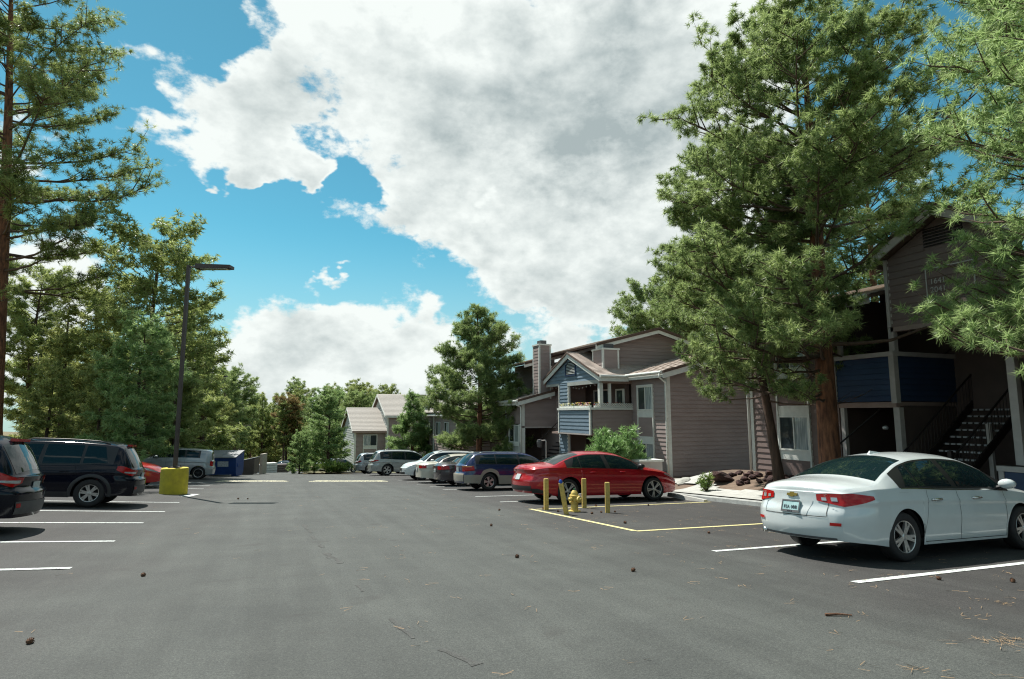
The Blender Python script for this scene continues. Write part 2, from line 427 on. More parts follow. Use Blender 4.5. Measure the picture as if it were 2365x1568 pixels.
# ------------------------------------------------------------ lie of the land
_S = [-60, 0, 38, 50, 98, 150, 220, 420]
_Z = [3.78, 0, -2.394, -3.35, -7.55, -11.2, -14.2, -20.0]
def base_z(x, y):
    s = np.asarray(x) * AX[0] + np.asarray(y) * AX[1]
    z = (np.interp(s - 6, _S, _Z) + np.interp(s - 3, _S, _Z) + np.interp(s, _S, _Z) + np.interp(s + 3, _S, _Z) + np.interp(s + 6, _S, _Z)) / 5
    return z + 0.043 * np.maximum(0, np.minimum(-2.4 - np.asarray(x), 12))
def sm(a, b, x):
    t = np.clip((np.asarray(x, float) - a) / (b - a), 0, 1); return t * t * (3 - 2 * t)
def verge_z(x, y):
    """ground right of the kerb: climbs to the level pads the buildings stand on"""
    b = base_z(x, y) + 0.13
    pad = np.where(np.asarray(y) < 40, -0.64 + (-1.52 + 0.64) * sm(18.3, 22.5, y), base_z(x, y) + 0.2)
    pad = pad * (1 - sm(34, 44, y)) + (base_z(x, y) + 0.25) * sm(34, 44, y)
    return b + (pad - b) * sm(13.3, 16.4, x)
def ground_normal(x, y):
    e = 0.5
    n = Vector((-(base_z(x + e, y) - base_z(x - e, y)) / (2 * e), -(base_z(x, y + e) - base_z(x, y - e)) / (2 * e), 1))
    return n.normalized()
def sheet(name, xs, ys, zf, m, parent=None, keep=None):
    X, Y = np.meshgrid(xs, ys, indexing='ij')
    Z = zf(X, Y)
    nx, ny = X.shape
    V = np.stack([X, Y, Z], -1).reshape(-1, 3)
    i, j = np.meshgrid(np.arange(nx - 1), np.arange(ny - 1), indexing='ij')
    a = (i * ny + j).ravel()
    F = np.stack([a, a + ny, a + ny + 1, a + 1], -1)
    if keep is not None:
        cx = V[F].mean(1); F = F[keep(cx[:, 0], cx[:, 1])]
    return np_mesh(name, V, F, m, parent, smooth=True)
# ------------------------------------------------------------ ground, lot, kerbs, paint
def far_z(x, y):
    s = x * AX[0] + y * AX[1]
    lat = np.abs(x - 3)
    return base_z(x, y) - 0.05 + 5.0 * sm(140, 190, s) * (0.6 + 0.4 * np.sin(x * 0.05 + 1)) + 0.10 * np.sin(x * 0.31) * np.cos(y * 0.23) * sm(14, 30, lat) + 0.6 * sm(9.5, 30, -x)
struct(sheet('ground', np.concatenate([np.linspace(-400, -60, 18), np.linspace(-55, 60, 70), np.linspace(70, 400, 18)]), np.concatenate([np.linspace(-60, 0, 10), np.linspace(3, 200, 90), np.linspace(210, 700, 25)]), far_z, M_FOREST))
def in_lot(x, y):
    lot = (x > -8.3) & (x < 12.6) & (y < 50)
    tail = (x > -8.3) & (x < 2.4 + 0.0 * x) & (y >= 50) & (y < 62)
    right = (x >= 6.4) & (x < 12.6) & (y >= 50) & (y < 62)
    road = (x > -5.2 - 0.02 * (y - 62)) & (x < 3.0 + 0.05 * (y - 62)) & (y >= 62) & (y < 175)
    return lot | tail | right | road
LOT = struct(sheet('asphalt_lot', np.concatenate([np.arange(-8.4, 12.61, 0.6), [12.62]]), np.concatenate([np.arange(-14, 62, 1.0), np.arange(62, 176, 3.0)]), lambda x, y: base_z(x, y), M_ASPH, keep=in_lot))
verge = struct(sheet('planted_verge', np.concatenate([[12.7], np.arange(13.0, 17.0, 0.25), np.arange(17, 60, 2.0)]), np.arange(-14, 74, 0.5), lambda x, y: verge_z(x, y) + 0.03 * np.sin(x * 2.1 + y) * sm(13, 14.5, x), M_DIRT))
isl = struct(sheet('grass_island', np.linspace(2.4, 6.4, 9), np.linspace(50, 62, 13), lambda x, y: base_z(x, y) + 0.15 + 0 * x, M_GRASSY))
struct(sheet('roadside_grass', np.linspace(3.4, 40, 26), np.linspace(62.2, 140, 36), lambda x, y: base_z(x, y) + 0.02 + 0.05 * np.sin(x + y * .4), M_GRASSY, keep=lambda x, y: x > 3.4 + .05 * (y - 62)))
struct(sheet('left_verge', np.linspace(-60, -8.5, 40), np.linspace(-14, 120, 90), lambda x, y: base_z(x, y) + 0.15 + 0.5 * sm(9.5, 26, -x) + 0.08 * np.sin(x * .7) * np.cos(y * .5), M_FOREST))
# dirt bank far down the road
struct(sheet('dirt_bank', np.linspace(-16, 3, 24), np.linspace(128, 160, 20), lambda x, y: far_z(x, y) + 0.1 + 2.3 * sm(128, 150, y) * sm(-16, -10, x) * (1 - sm(-2, 3, x)), M_TAN))

def kerb(name, x0, x1, ys, h=0.13):
    vs, fs = [], []
    for y in ys:
        z = float(base_z(x0, y))
        vs += [(x0, y, z - 0.1), (x0 + 0.015, y, z + h - 0.02), (x0 + 0.035, y, z + h), (x1, y, z + h), (x1, y, z - 0.1)]
    for i in range(len(ys) - 1):
        for k in range(4): fs.append((i * 5 + k, i * 5 + k + 1, i * 5 + 6 + k, i * 5 + 5 + k))
    return struct(mesh_obj(name, vs, fs, M_KERB))
kerb('kerb', 12.55, 12.74, list(np.arange(-14, 50.1, 1.0)))
kerb('kerb', -8.32, -8.48, list(np.arange(-14, 62.1, 1.0)))
def strip(name, p0, p1, w, m, dz=0.006, n=10, jag=0.0, parent=None):
    p0, p1 = Vector(p0), Vector(p1)
    t = (p1 - p0).normalized(); q = Vector((-t.y, t.x)) * w / 2
    vs, fs = [], []
    for i in range(n + 1):
        c = p0.lerp(p1, i / n)
        j = 1 + (random.uniform(-jag, jag) if jag else 0)
        for s in (-1, 1):
            e = c + q * s * j
            vs.append((e.x, e.y, float(base_z(e.x, e.y)) + dz))
    for i in range(n): fs.append((2 * i, 2 * i + 2, 2 * i + 3, 2 * i + 1))
    return mesh_obj(name, vs, fs, m, parent or LOT)
HL = Vector((-1.0, 0.0))      # the left stalls point this way
# right-hand stalls
for y in (2.75, 5.18, 7.54, 17.34, 19.74, 23.9, 26.1, 28.6, 31.0, 33.3, 40.8, 45.6, 48.0):
    strip('painted_stripe', (6.2 if y < 12 else 6.45, y), (12.3, y + 0.1), 0.11, M_WHITE_LINE)
# yellow box round the hydrant
strip('painted_stripe', (6.43, 9.97), (12.4, 10.12), 0.11, M_YEL_LINE)
strip('painted_stripe', (6.38, 14.9), (6.43, 10.02), 0.12, M_YEL_LINE)
strip('painted_stripe', (6.5, 14.75), (12.3, 15.02), 0.11, M_YEL_LINE)
# left-hand stalls, aslant
for (x, y) in ((-2.25, 6.9), (-2.3, 9.46), (-2.35, 12.03), (-2.42, 14.9), (-2.4, 17.54), (-2.46, 20.57), (-2.5, 28.0), (-2.5, 30.6), (-2.5, 33.2)):
    e = Vector((x, y)) + HL * 6.0
    strip('painted_stripe', (x, y), (e.x, e.y), 0.12, M_WHITE_LINE)
strip('painted_stripe', (-2.62, 23.3), (-2.45, 24.6), 0.30, M_WHITE_LINE)
# rough seam in the lane paving and tar lines
M_SEAM = mat('tar_seam', (0.040, 0.041, 0.038), 0.9, scale=24, col2=(0.088, 0.091, 0.085), bump=0.7, bscale=80)
def seam(pts, w0):
    for (a, b) in zip(pts[:-1], pts[1:]):
        a, b = Vector(a), Vector(b)
        n = max(2, int((b - a).length / 0.45))
        for i in range(n):
            if random.random() < 0.38: continue
            o = Vector((random.uniform(-.03, .03), 0))
            strip('paving_seam', a.lerp(b, i / n) + o, a.lerp(b, (i + random.uniform(.6, 1.1)) / n) + o, w0 * random.uniform(.5, 1.4), M_SEAM, dz=0.003, n=6, jag=0.6)
seam([(0.55, 15.8), (0.75, 11.5), (0.92, 8.0), (1.0, 6.2), (1.12, 5.0), (1.4, 4.2), (1.75, 3.3)], 0.06)

# speed hump, worn yellow, in two lengths
def hump(p0, p1, label):
    p0, p1 = Vector(p0), Vector(p1); t = (p1 - p0).normalized(); q = Vector((-t.y, t.x))
    prof = [(-0.20, 0.0), (-0.14, 0.03), (-0.06, 0.055), (0.06, 0.055), (0.14, 0.03), (0.20, 0.0)]
    vs, fs = [], []
    n = 12
    for i in range(n + 1):
        c = p0.lerp(p1, i / n); e = 0.15 if i in (0, n) else 1
        for (o, h) in prof:
            g = c + q * o; vs.append((g.x, g.y, float(base_z(g.x, g.y)) + h * e + 0.004))
    for i in range(n):
        for k in range(5): fs.append((i * 6 + k, i * 6 + k + 1, i * 6 + 7 + k, i * 6 + 6 + k))
    return tag(mesh_obj('speed_hump', vs, fs, M_YEL_BUMP, smooth=True), label, 'speed hump', 'speed humps across the lane')
hump((-2.57, 35.16), (0.9, 33.8), 'short worn yellow speed hump beside the boxy silver wagon')
hump((1.9, 33.4), (5.7, 31.9), 'longer pale yellow speed hump towards the row of cars before the apartments')

# concrete walk from the lot up between the two apartment blocks
def walk_z(x, y): return verge_z(x, y) + 0.035
WALK = struct(sheet('concrete_walk', np.arange(12.76, 14.61, 0.2), np.arange(8.2, 18.41, 0.4), walk_z, M_CONC, keep=lambda x, y: x < 14.4 - 0.25 * sm(14, 17, y) + 0.9 * sm(16.8, 18.2, y)))
struct(sheet('concrete_walk', np.linspace(14.4, 23.5, 32), np.linspace(18.0, 23.9, 16), lambda x, y: walk_z(x, y) + 0.004, M_CONC, keep=lambda x, y: (y > 18.4 + 2.6 * sm(15, 18, x)) & (y < 20.6 + 3.0 * sm(14.4, 17.5, x))))

# ------------------------------------------------------------ building kit (walls run along X or Y)
def P3(ax, c, u, z, d):
    """point on a wall: ax 'X' = wall at X=c running along Y (faces -X), 'Y' = wall at Y=c running along X (faces -Y); d = how far proud"""
    return (c - d, u, z) if ax == 'X' else (u, c - d, z)
def wbox(name, m, parent, ax, c, u0, u1, z0, z1, d0=0.0, d1=0.03):
    if ax == 'X': return box(name, m, parent, c - d1, c - d0, u0, u1, z0, z1)
    return box(name, m, parent, u0, u1, c - d1, c - d0, z0, z1)
TINTS = {}
def wall(parent, ax, c, u0, u1, z0, top, m, openings=(), course=0.2, boards=True, thick=0.15, left=None):
    """a wall with lap siding: a backing slab and each board its own piece. top: height or list of (u, z)"""
    if not hasattr(top, '__len__'): top = [(u0, top), (u1, top)]
    us = [p[0] for p in top]; zs = [p[1] for p in top]
    # backing: outline prism, cut only by full openings when given as strips
    pieces = []
    cuts = sorted(set([u0, u1] + us + [o[0] for o in openings] + [o[1] for o in openings]))
    cuts = [q for q in cuts if u0 - 1e-6 <= q <= u1 + 1e-6]
    mb = MB()
    ztop = lambda u: float(np.interp(u, us, zs))
    for a, b in zip(cuts[:-1], cuts[1:]):
        if b - a < 1e-4: continue
        mid = (a + b) / 2
        segs = [(z0, None)]
        for o in openings:
            if o[0] <= mid <= o[1]:
                new = []
                for (lo, hi) in segs:
                    h = hi if hi is not None else 1e9
                    if o[3] <= lo or o[2] >= h: new.append((lo, hi)); continue
                    if o[2] > lo: new.append((lo, o[2]))
                    if o[3] < h and o[3] < ztop(mid): new.append((o[3], hi))
                segs = new
        for lo, hi in segs:
            za, zb = (hi, hi) if hi is not None else (ztop(a), ztop(b))
            poly = [(a, lo), (b, lo), (b, max(zb, lo)), (a, max(za, lo))]
            mb.prism(poly, 'x' if ax == 'X' else 'y', c, c + thick)
    w = mb.build('wall', m, parent)
    if m.name not in TINTS: TINTS[m.name] = tints(m, 4, .06) if any(q.type == 'VALTORGB' for q in m.node_tree.nodes) else [m]
    if not boards: return w
    zmax = max(zs); k = 0; z = z0
    while z < zmax - 0.03:
        zt = min(z + course, zmax); zm = z + (zt - z) * 0.55
        # span of the wall at this height
        grid = np.linspace(u0, u1, 241); ok = np.interp(grid, us, zs) >= zm
        if ok.any():
            a, b = grid[ok][0], grid[ok][-1]
            spans = [(a, b)]
            for o in openings:
                if o[2] < zm < o[3]:
                    new = []
                    for (p, q) in spans:
                        if o[1] <= p or o[0] >= q: new.append((p, q)); continue
                        if o[0] > p: new.append((p, o[0]))
                        if o[1] < q: new.append((o[1], q))
                    spans = new
            for p, q in spans:
                if q - p < 0.04: continue
                za, zb = min(zt, ztop(p) if ztop(p) > z + .02 else zt), min(zt, ztop(q) if ztop(q) > z + .02 else zt)
                dj = random.uniform(-0.003, 0.003)
                vs = [P3(ax, c, p, z, 0.034 + dj), P3(ax, c, q, z, 0.034 + dj), P3(ax, c, q, zb, 0.006), P3(ax, c, p, za, 0.006),
                      P3(ax, c, p, z, 0.0), P3(ax, c, q, z, 0.0), P3(ax, c, q, zb, 0.0), P3(ax, c, p, za, 0.0)]
                fs = [(0, 1, 2, 3), (4, 5, 1, 0), (0, 3, 7, 4), (1, 5, 6, 2), (3, 2, 6, 7)]
                mesh_obj('siding_board', vs, fs, random.choice(TINTS[m.name]), w)
        z += course
    return w
def window(parent, ax, c, u0, u1, z0, z1, frame=M_TRIM, split=True, t=0.05, curtain=True, d=0.03, flip=False):
    """sliding window: frame, mullion, two panes, blind behind one of them"""
    w = MB()
    def q(a, b, e, f, d0, d1):
        w.box(*( (c - d1, c - d0, a, b) if ax == 'X' else (a, b, c - d1, c - d0)), e, f)
    q(u0, u1, z1 - t, z1, d, d + 0.05); q(u0, u1, z0, z0 + t, d, d + 0.05)
    q(u0, u0 + t, z0 + t, z1 - t, d, d + 0.05); q(u1 - t, u1, z0 + t, z1 - t, d, d + 0.05)
    um = (u0 + u1) / 2
    if split: q(um - 0.022, um + 0.022, z0 + t, z1 - t, d, d + 0.042)
    o = w.build('window', frame, parent)
    a = [(u0 + t, um - 0.022), (um + 0.022, u1 - t)] if split else [(u0 + t, u1 - t)]
    for i, (p, r) in enumerate(a):
        cur = curtain and (i == (1 if flip else 0))
        wbox('pane', M_CURTAIN_GL if cur else M_WGLASS, o, ax, c, p, r, z0 + t, z1 - t, d - 0.004, d + 0.008 + 0.006 * i)
    return o
# a pane with a pale blind right behind the glass
def _curt():
    m = bpy.data.materials.new('pane_with_blind'); N, L, b = nodes_of(m)
    tc = N.new('ShaderNodeTexCoord'); mp = N.new('ShaderNodeMapping'); mp.inputs['Scale'].default_value = (9, 9, 0.8)
    L.new(tc.outputs['Object'], mp.inputs[0])
    n = N.new('ShaderNodeTexNoise'); n.inputs['Scale'].default_value = 2.0; L.new(mp.outputs[0], n.inputs['Vector'])
    r = N.new('ShaderNodeValToRGB'); e = r.color_ramp.elements
    e[0].position = .35; e[0].color = (.16, .20, .21, 1); e[1].position = .7; e[1].color = (.42, .47, .47, 1)
    L.new(n.outputs[0], r.inputs[0]); L.new(r.outputs[0], b.inputs['Base Color'])
    b.inputs['Roughness'].default_value = 0.5; b.inputs['Coat Weight'].default_value = 1.0; b.inputs['Coat Roughness'].default_value = 0.02
    return m
M_CURTAIN_GL = _curt()
def roof_plane(parent, p00, p01, p11, p10, m=M_TILE, n=14, step=0.03, thick=0.10, name='roof', wave=0.0):
    """tiled slope: p00-p01 eave, p10-p11 ridge side; a deck and each tile course its own piece"""
    p00, p01, p11, p10 = map(Vector, (p00, p01, p11, p10))
    nrm = (p01 - p00).cross(p10 - p00).normalized()
    if nrm.z < 0: nrm = -nrm
    deck = mesh_obj(name, [p00, p01, p11, p10, p00 - nrm * thick, p01 - nrm * thick, p11 - nrm * thick, p10 - nrm * thick],
                    [(0, 1, 2, 3), (7, 6, 5, 4), (0, 4, 5, 1), (1, 5, 6, 2), (2, 6, 7, 3), (3, 7, 4, 0)], M_TILE_EDGE, parent)
    for i in range(n):
        a, b = i / n, min(1.0, (i + 1.12) / n)
        e0, e1 = p00.lerp(p10, a), p01.lerp(p11, a)
        f0, f1 = p00.lerp(p10, b), p01.lerp(p11, b)
        k = max(2, int((e1 - e0).length / 0.30)) if wave else 1
        vs, fs = [], []
        for j in range(k + 1):
            t = j / k
            hump_ = wave * (0.5 + 0.5 * (1 if j % 2 else -1)) if wave else 0
            up = nrm * (step + hump_)
            vs += [e0.lerp(e1, t) + nrm * 0.002, e0.lerp(e1, t) + up, f0.lerp(f1, t) + nrm * (0.006 + hump_ * 0.5)]
        for j in range(k):
            q = j * 3
            fs += [(q, q + 3, q + 4, q + 1), (q + 1, q + 4, q + 5, q + 2)]
        mesh_obj('tile_course', vs, fs, m, deck)
    return deck
def downspout(parent, pts, r=0.045):
    return MB().tube(pts, r, 8).build('downspout', M_TRIM, parent, smooth=True)
def gutter(parent, a, b, r=0.07):
    a, b = Vector(a), Vector(b)
    return MB().tube([a, b], r, 8).build('gutter', M_TRIM, parent)
def fascia(parent, a, b, h=0.2, t=0.04, m=M_TRIM):
    """board standing on edge from a to b (a, b = top line)"""
    a, b = Vector(a), Vector(b)
    d = (b - a); q = Vector((-d.y, d.x, 0))
    q = q.normalized() * t
    vs = [a, b, b - Vector((0, 0, h)), a - Vector((0, 0, h))]
    vs += [v + q for v in vs]
    return mesh_obj('fascia', vs, [(0, 1, 2, 3), (7, 6, 5, 4), (0, 4, 5, 1), (1, 5, 6, 2), (2, 6, 7, 3), (3, 7, 4, 0)], m, parent)
def text_obj(name, body, size, m, parent, mat4, extr=0.004, align='LEFT'):
    cu = bpy.data.curves.new(name, 'FONT'); cu.body = body; cu.size = size; cu.extrude = extr; cu.align_x = align
    tmp = bpy.data.objects.new(name, cu); COL.objects.link(tmp)
    dg = bpy.context.evaluated_depsgraph_get()
    me = bpy.data.meshes.new_from_object(tmp.evaluated_get(dg))
    bpy.data.objects.remove(tmp)
    me.materials.clear(); me.materials.append(m)
    o = bpy.data.objects.new(name, me); link(o, parent); o.matrix_local = mat4
    return o

# ------------------------------------------------------------ apartment block in the middle (blue gable bay)
B = thing('apartment_building', 'brown two-storey apartment block with a blue gabled balcony bay and white trim', 'building', (17.6, 24.3, -1.6))
Binv = Matrix.Translation((-17.6, -24.3, 1.6))
def adopt(root):
    """children were written in world coordinates: keep them there"""
    inv = Matrix.Translation(-Vector(root.location))
    for ch in root.children: ch.matrix_parent_inverse = inv
ZB = -1.65
# window wall and the long shaded side wall
wall(B, 'X', 17.6, 24.42, 27.4, ZB, 3.35, M_BROWN, openings=[(25.40, 26.82, ZB, 2.93)])
wall(B, 'Y', 24.3, 17.72, 24.2, ZB, [(17.72, 3.33), (24.2, 5.05)], M_BROWN)
box('corner_trim', M_TRIM, B, 17.55, 17.74, 24.25, 24.44, ZB, 3.32)
# window column
for u in (25.40, 26.76): wbox('window_trim', M_TRIM, B, 'X', 17.6, u, u + 0.06, ZB, 2.86, 0.0, 0.09)
wbox('window_trim', M_TRIM, B, 'X', 17.6, 25.40, 26.82, 2.86, 2.94, 0.0, 0.10)
window(B, 'X', 17.6, 25.46, 26.76, 1.66, 2.86)
wbox('sill_panel', M_TRIM, B, 'X', 17.6, 25.46, 26.76, 1.29, 1.66, -0.02, 0.045)
wbox('spandrel', M_BROWN, B, 'X', 17.6, 25.46, 26.76, 0.34, 1.29, -0.02, 0.022)
wbox('sill_panel', M_TRIM, B, 'X', 17.6, 25.46, 26.76, 0.02, 0.34, -0.02, 0.045)
window(B, 'X', 17.6, 25.46, 26.76, -1.22, 0.02)
wbox('sill_panel', M_TRIM, B, 'X', 17.6, 25.46, 26.76, ZB, -1.22, -0.02, 0.045)
# wing roof over the window wall
PIT = 0.265
roof_plane(B, (17.15, 27.2, 3.50), (17.15, 23.95, 3.50), (23.5, 23.95, 3.50 + 6.35 * PIT), (23.5, 31.5, 3.50 + 6.35 * PIT), n=26, wave=0.02)
gutter(B, (17.08, 27.15, 3.45), (17.08, 24.0, 3.45))
fascia(B, (17.18, 27.2, 3.44), (17.18, 24.0, 3.44), 0.24)
fascia(B, (24.2, 24.0, 3.40 + 7.05 * PIT), (17.15, 24.0, 3.40), 0.26)
fascia(B, (24.2, 23.96, 3.53 + 7.05 * PIT), (17.15, 23.96, 3.53), 0.12, 0.03, M_TILE_EDGE)
downspout(B, [(17.06, 24.12, 3.38), (17.06, 24.14, 3.2), (17.42, 24.2, 2.98), (17.47, 24.22, 2.8), (17.48, 24.22, ZB + 0.1)])
# the blue bay
XB = 15.66
wall(B, 'X', XB, 27.42, 33.9, 3.25, [(27.42, 3.33), (30.7, 4.68), (33.9, 3.36)], M_BLUE, openings=[(30.0, 31.15, 3.70, 4.42)])
wall(B, 'X', XB, 31.02, 32.1, ZB, 3.25, M_BLUE)
# vent
vent = MB().prism([(30.0, 3.70), (31.15, 3.70), (31.15, 4.26), (30.7, 4.46), (30.0, 4.18)], 'x', XB - 0.02, XB + 0.1).build('gable_vent', M_DARK, B)
for i in range(8):
    z = 3.74 + i * 0.082; hw = 0.0 if z < 4.18 else (z - 4.18) * 1.9
    mesh_obj('vent_slat', [(XB - 0.06, 30.03 + hw, z), (XB - 0.06, 31.12 - hw * .9, z), (XB, 31.12 - hw * .9, z + 0.055), (XB, 30.03 + hw, z + 0.055), (XB - 0.06, 30.03 + hw, z - .014), (XB - 0.06, 31.12 - hw * .9, z - .014)], [(0, 1, 2, 3), (4, 5, 1, 0)], M_LIGHTSIDE, vent)
for (u0, u1, z0, z1) in ((29.93, 30.0, 3.66, 4.2), (31.15, 31.22, 3.66, 4.28), (29.93, 31.22, 3.60, 3.67)):
    wbox('vent_frame', M_NAVY, vent, 'X', XB, u0, u1, z0, z1, 0.0, 0.08)
# gable roof of the bay
roof_plane(B, (15.5, 27.1, 3.42), (20.3, 27.1, 3.42), (20.3, 30.7, 4.92), (15.5, 30.7, 4.92), n=20, wave=0.022)
roof_plane(B, (15.5, 34.3, 3.42), (20.3, 34.3, 3.42), (20.3, 30.7, 4.92), (15.5, 30.7, 4.92), n=20)
MB().tube([(15.46, 30.7, 4.95), (20.3, 30.7, 4.95)], 0.06, 6).build('ridge_cap', M_TILE, B)
for (ya, yb) in ((27.08, 30.7), (34.32, 30.7)):
    fascia(B, (15.53, ya, 3.40), (15.53, yb, 4.90), 0.27, 0.05 if ya < yb else -0.05)
    fascia(B, (15.47, ya, 3.47), (15.47, yb, 4.98), 0.10, 0.05 if ya < yb else -0.05, M_TILE_EDGE)
gutter(B, (15.5, 27.02, 3.40), (17.15, 27.02, 3.40)); fascia(B, (17.2, 27.08, 3.36), (15.5, 27.08, 3.36), 0.22)
# beam, posts, balcony box
wbox('beam', M_LIGHTSIDE, B, 'X', XB, 27.35, 31.02, 3.05, 3.25, -0.12, 0.04)
wbox('beam', M_LIGHTSIDE, B, 'X', XB, 32.1, 33.9, 3.10, 3.27, -0.12, 0.03)
box('beam', M_TAUPE, B, XB + .1, 17.6, 27.36, 27.5, 3.05, 3.35)
for (x, y, z0, z1, w, m) in ((XB - .02, 27.35, 1.8, 3.05, .2, M_TRIM), (XB - .02, 30.92, 1.8, 3.25, .13, M_TRIM), (16.2, 27.36, 1.8, 3.05, .13, M_TRIM), (XB - 0.05, 32.06, .5, 3.12, .08, M_TRIM), (XB - .02, 31.0, ZB, .42, .13, M_TRIM), (XB - .02, 32.06, ZB, .5, .08, M_TRIM)):
    box('post', m, B, x, x + w, y, y + w, z0, z1)
wall(B, 'X', 15.1, 27.42, 31.0, 0.46, 1.66, M_BLUE, thick=0.1)
wall(B, 'Y', 27.37, 15.2, 17.6, 0.46, 1.66, M_BROWN, thick=0.1)
box('balcony_cap', M_TRIM, B, 15.02, 15.28, 27.27, 31.15, 1.68, 1.80)
box('balcony_cap', M_TRIM, B, 15.28, 17.68, 27.27, 27.52, 1.682, 1.798)
box('balcony_floor', M_TAUPE, B, 15.1, 17.6, 27.4, 32.0, 0.36, 0.455)
for (u0, u1) in ((27.34, 27.47), (30.98, 31.08)): wbox('corner_trim', M_TRIM, B, 'X', 15.1, u0, u1, 0.40, 1.68, -0.02, 0.05)
wbox('panel_base', M_GTRIM, B, 'X', 15.1, 27.47, 30.98, 0.38, 0.46, 0.0, 0.03)
# recess behind the balconies
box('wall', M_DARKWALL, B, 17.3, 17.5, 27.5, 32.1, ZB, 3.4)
box('wall', M_BROWN, B, 15.8, 17.4, 31.95, 32.1, ZB, 3.3)
box('ceiling', M_TAUPE, B, 15.7, 17.5, 27.45, 32.0, 3.30, 3.36)
wall(B, 'Y', 27.4, 16.25, 17.6, ZB, 0.42, M_BROWN)
for (zz, h) in ((0.5, 2.25), (ZB, 1.95)):
    for u in (29.05, 30.75): box('door_frame', M_GTRIM, B, 17.22, 17.3, u, u + 0.09, zz, zz + h)
    box('door_frame', M_GTRIM, B, 17.22, 17.3, 29.05, 30.84, zz + h, zz + h + 0.09)
    box('door', M_WGLASS, B, 17.26, 17.3, 29.14, 30.75, zz, zz + h)
for u in (27.62, 28.32): box('door_frame', M_TRIM, B, 17.2, 17.3, u, u + 0.07, 1.7, 2.72)
box('door_frame', M_TRIM, B, 17.2, 17.3, 27.62, 28.39, 2.72, 2.80)
box('door', M_WGLASS, B, 17.25, 17.3, 27.69, 28.32, 1.5, 2.72)
# lattice on the side rail
lat = MB()
for i in range(22):
    x0 = 15.3 + i * 0.105
    for s in (1, -1):
        a = (x0 if s > 0 else x0 + 0.25, 27.30, 1.80); b = (x0 + 0.25 if s > 0 else x0, 27.30, 2.02)
        q = 0.022
        lat.add([(a[0] - q, a[1] + (.006 if s > 0 else 0), a[2]), (a[0] + q, a[1] + (.006 if s > 0 else 0), a[2]), (b[0] + q, b[1] + (.006 if s > 0 else 0), b[2]), (b[0] - q, b[1] + (.006 if s > 0 else 0), b[2]),
                 (a[0] - q, a[1] + .02, a[2]), (a[0] + q, a[1] + .02, a[2]), (b[0] + q, b[1] + .02, b[2]), (b[0] - q, b[1] + .02, b[2])], [(0, 1, 2, 3), (7, 6, 5, 4), (0, 4, 5, 1), (1, 5, 6, 2), (3, 2, 6, 7), (0, 3, 7, 4)])
lo = lat.build('lattice', M_TRIM, B); lo['kind'] = 'stuff'
# string of bulbs under the beam
for i, (y, z) in enumerate(((30.7, 2.95), (30.35, 2.90), (30.0, 2.86), (29.6, 2.90), (29.15, 2.94), (28.7, 2.98), (28.2, 3.0), (27.75, 2.98))):
    MB().lathe([(0.005, 0.05), (0.02, 0.04), (0.035, 0.0), (0.025, -0.03), (0.0, -0.04)], 8, (15.85, y, z)).build('string_light_bulb', M_LAMP, B, smooth=True)
MB().tube([(15.85, 30.9, 3.05), (15.85, 30.0, 2.93), (15.85, 28.7, 3.03), (15.85, 27.5, 3.08)], 0.006, 4).build('string_light_cord', M_DARK, B)
# chimneys
def chimney(x0, x1, y0, y1, z0, z1):
    c = MB().box(x0, x1, y0, y1, z0, z1).build('chimney', M_BROWN, B)
    t = 0.07
    for (a, b) in ((x0, y0), (x0, y1 - t), (x1 - t, y0), (x1 - t, y1 - t)):
        box('corner_trim', M_TRIM, c, a - 0.015, a + t + 0.015, b - 0.015, b + t + 0.015, z0, z1)
    box('chimney_cap', M_TRIM, c, x0 - 0.05, x1 + 0.05, y0 - 0.05, y1 + 0.05, z1, z1 + 0.09)
    zz = z0
    while zz < z1 - 0.1:
        for (ax, cc, u0, u1) in (('X', x0, y0 + t + .015, y1 - t - .015), ('Y', y0, x0 + t + .015, x1 - t - .015)):
            vs = [P3(ax, cc, u0, zz, .018), P3(ax, cc, u1, zz, .018), P3(ax, cc, u1, min(zz + .2, z1), .003), P3(ax, cc, u0, min(zz + .2, z1), .003), P3(ax, cc, u0, zz, 0), P3(ax, cc, u1, zz, 0)]
            mesh_obj('siding_board', vs, [(0, 1, 2, 3), (4, 5, 1, 0)], M_BROWN, c)
        zz += 0.2
    f = MB().box(x0 + .2, x1 - .2, y0 + .2, y1 - .2, z1 + .09, z1 + .34).build('flue_cap', M_GREYP, c)
chimney(15.2, 16.0, 34.0, 34.95, 2.4, 5.72)
chimney(16.35, 17.35, 28.2, 29.3, 3.7, 4.92)
# upper roof with a brown gable end, behind; a second lower step further back
UG = 28.9
wall(B, 'Y', UG, 16.6, 24.2, 4.2, [(16.6, 5.25), (20.15, 6.1), (24.2, 5.1)], M_BROWN)
def gable_roof(xr, zr, xl, xe2, y0, y1, n=14):
    for xe in (xl, xe2):
        s_ = -1 if xe < xr else 1
        ze = zr - abs(xr - xe) * PIT
        roof_plane(B, (xe, y0, ze), (xe, y1, ze), (xr, y1, zr), (xr, y0, zr), n=n)
        fascia(B, (xe, y0 + .04, ze - .03), (xr, y0 + .04, zr - .03), 0.26, 0.05 * (1 if s_ < 0 else -1))
        fascia(B, (xe, y0 - .02, ze + .06), (xr, y0 - .02, zr + .06), 0.10, 0.05 * (1 if s_ < 0 else -1), M_TILE_EDGE)
gable_roof(20.15, 6.3, 16.1, 25.7, UG - .5, 35.4)
gable_roof(20.15, 6.12, 14.9, 25.7, 35.6, 42.0)
wall(B, 'X', 16.3, 34.4, 40.8, 2.6, 4.9, M_BROWN)
window(B, 'X', 16.3, 36.2, 37.3, 3.2, 4.3)
box('wall', M_BROWN, B, 16.4, 24.0, 32.2, 40.8, ZB, 4.7)
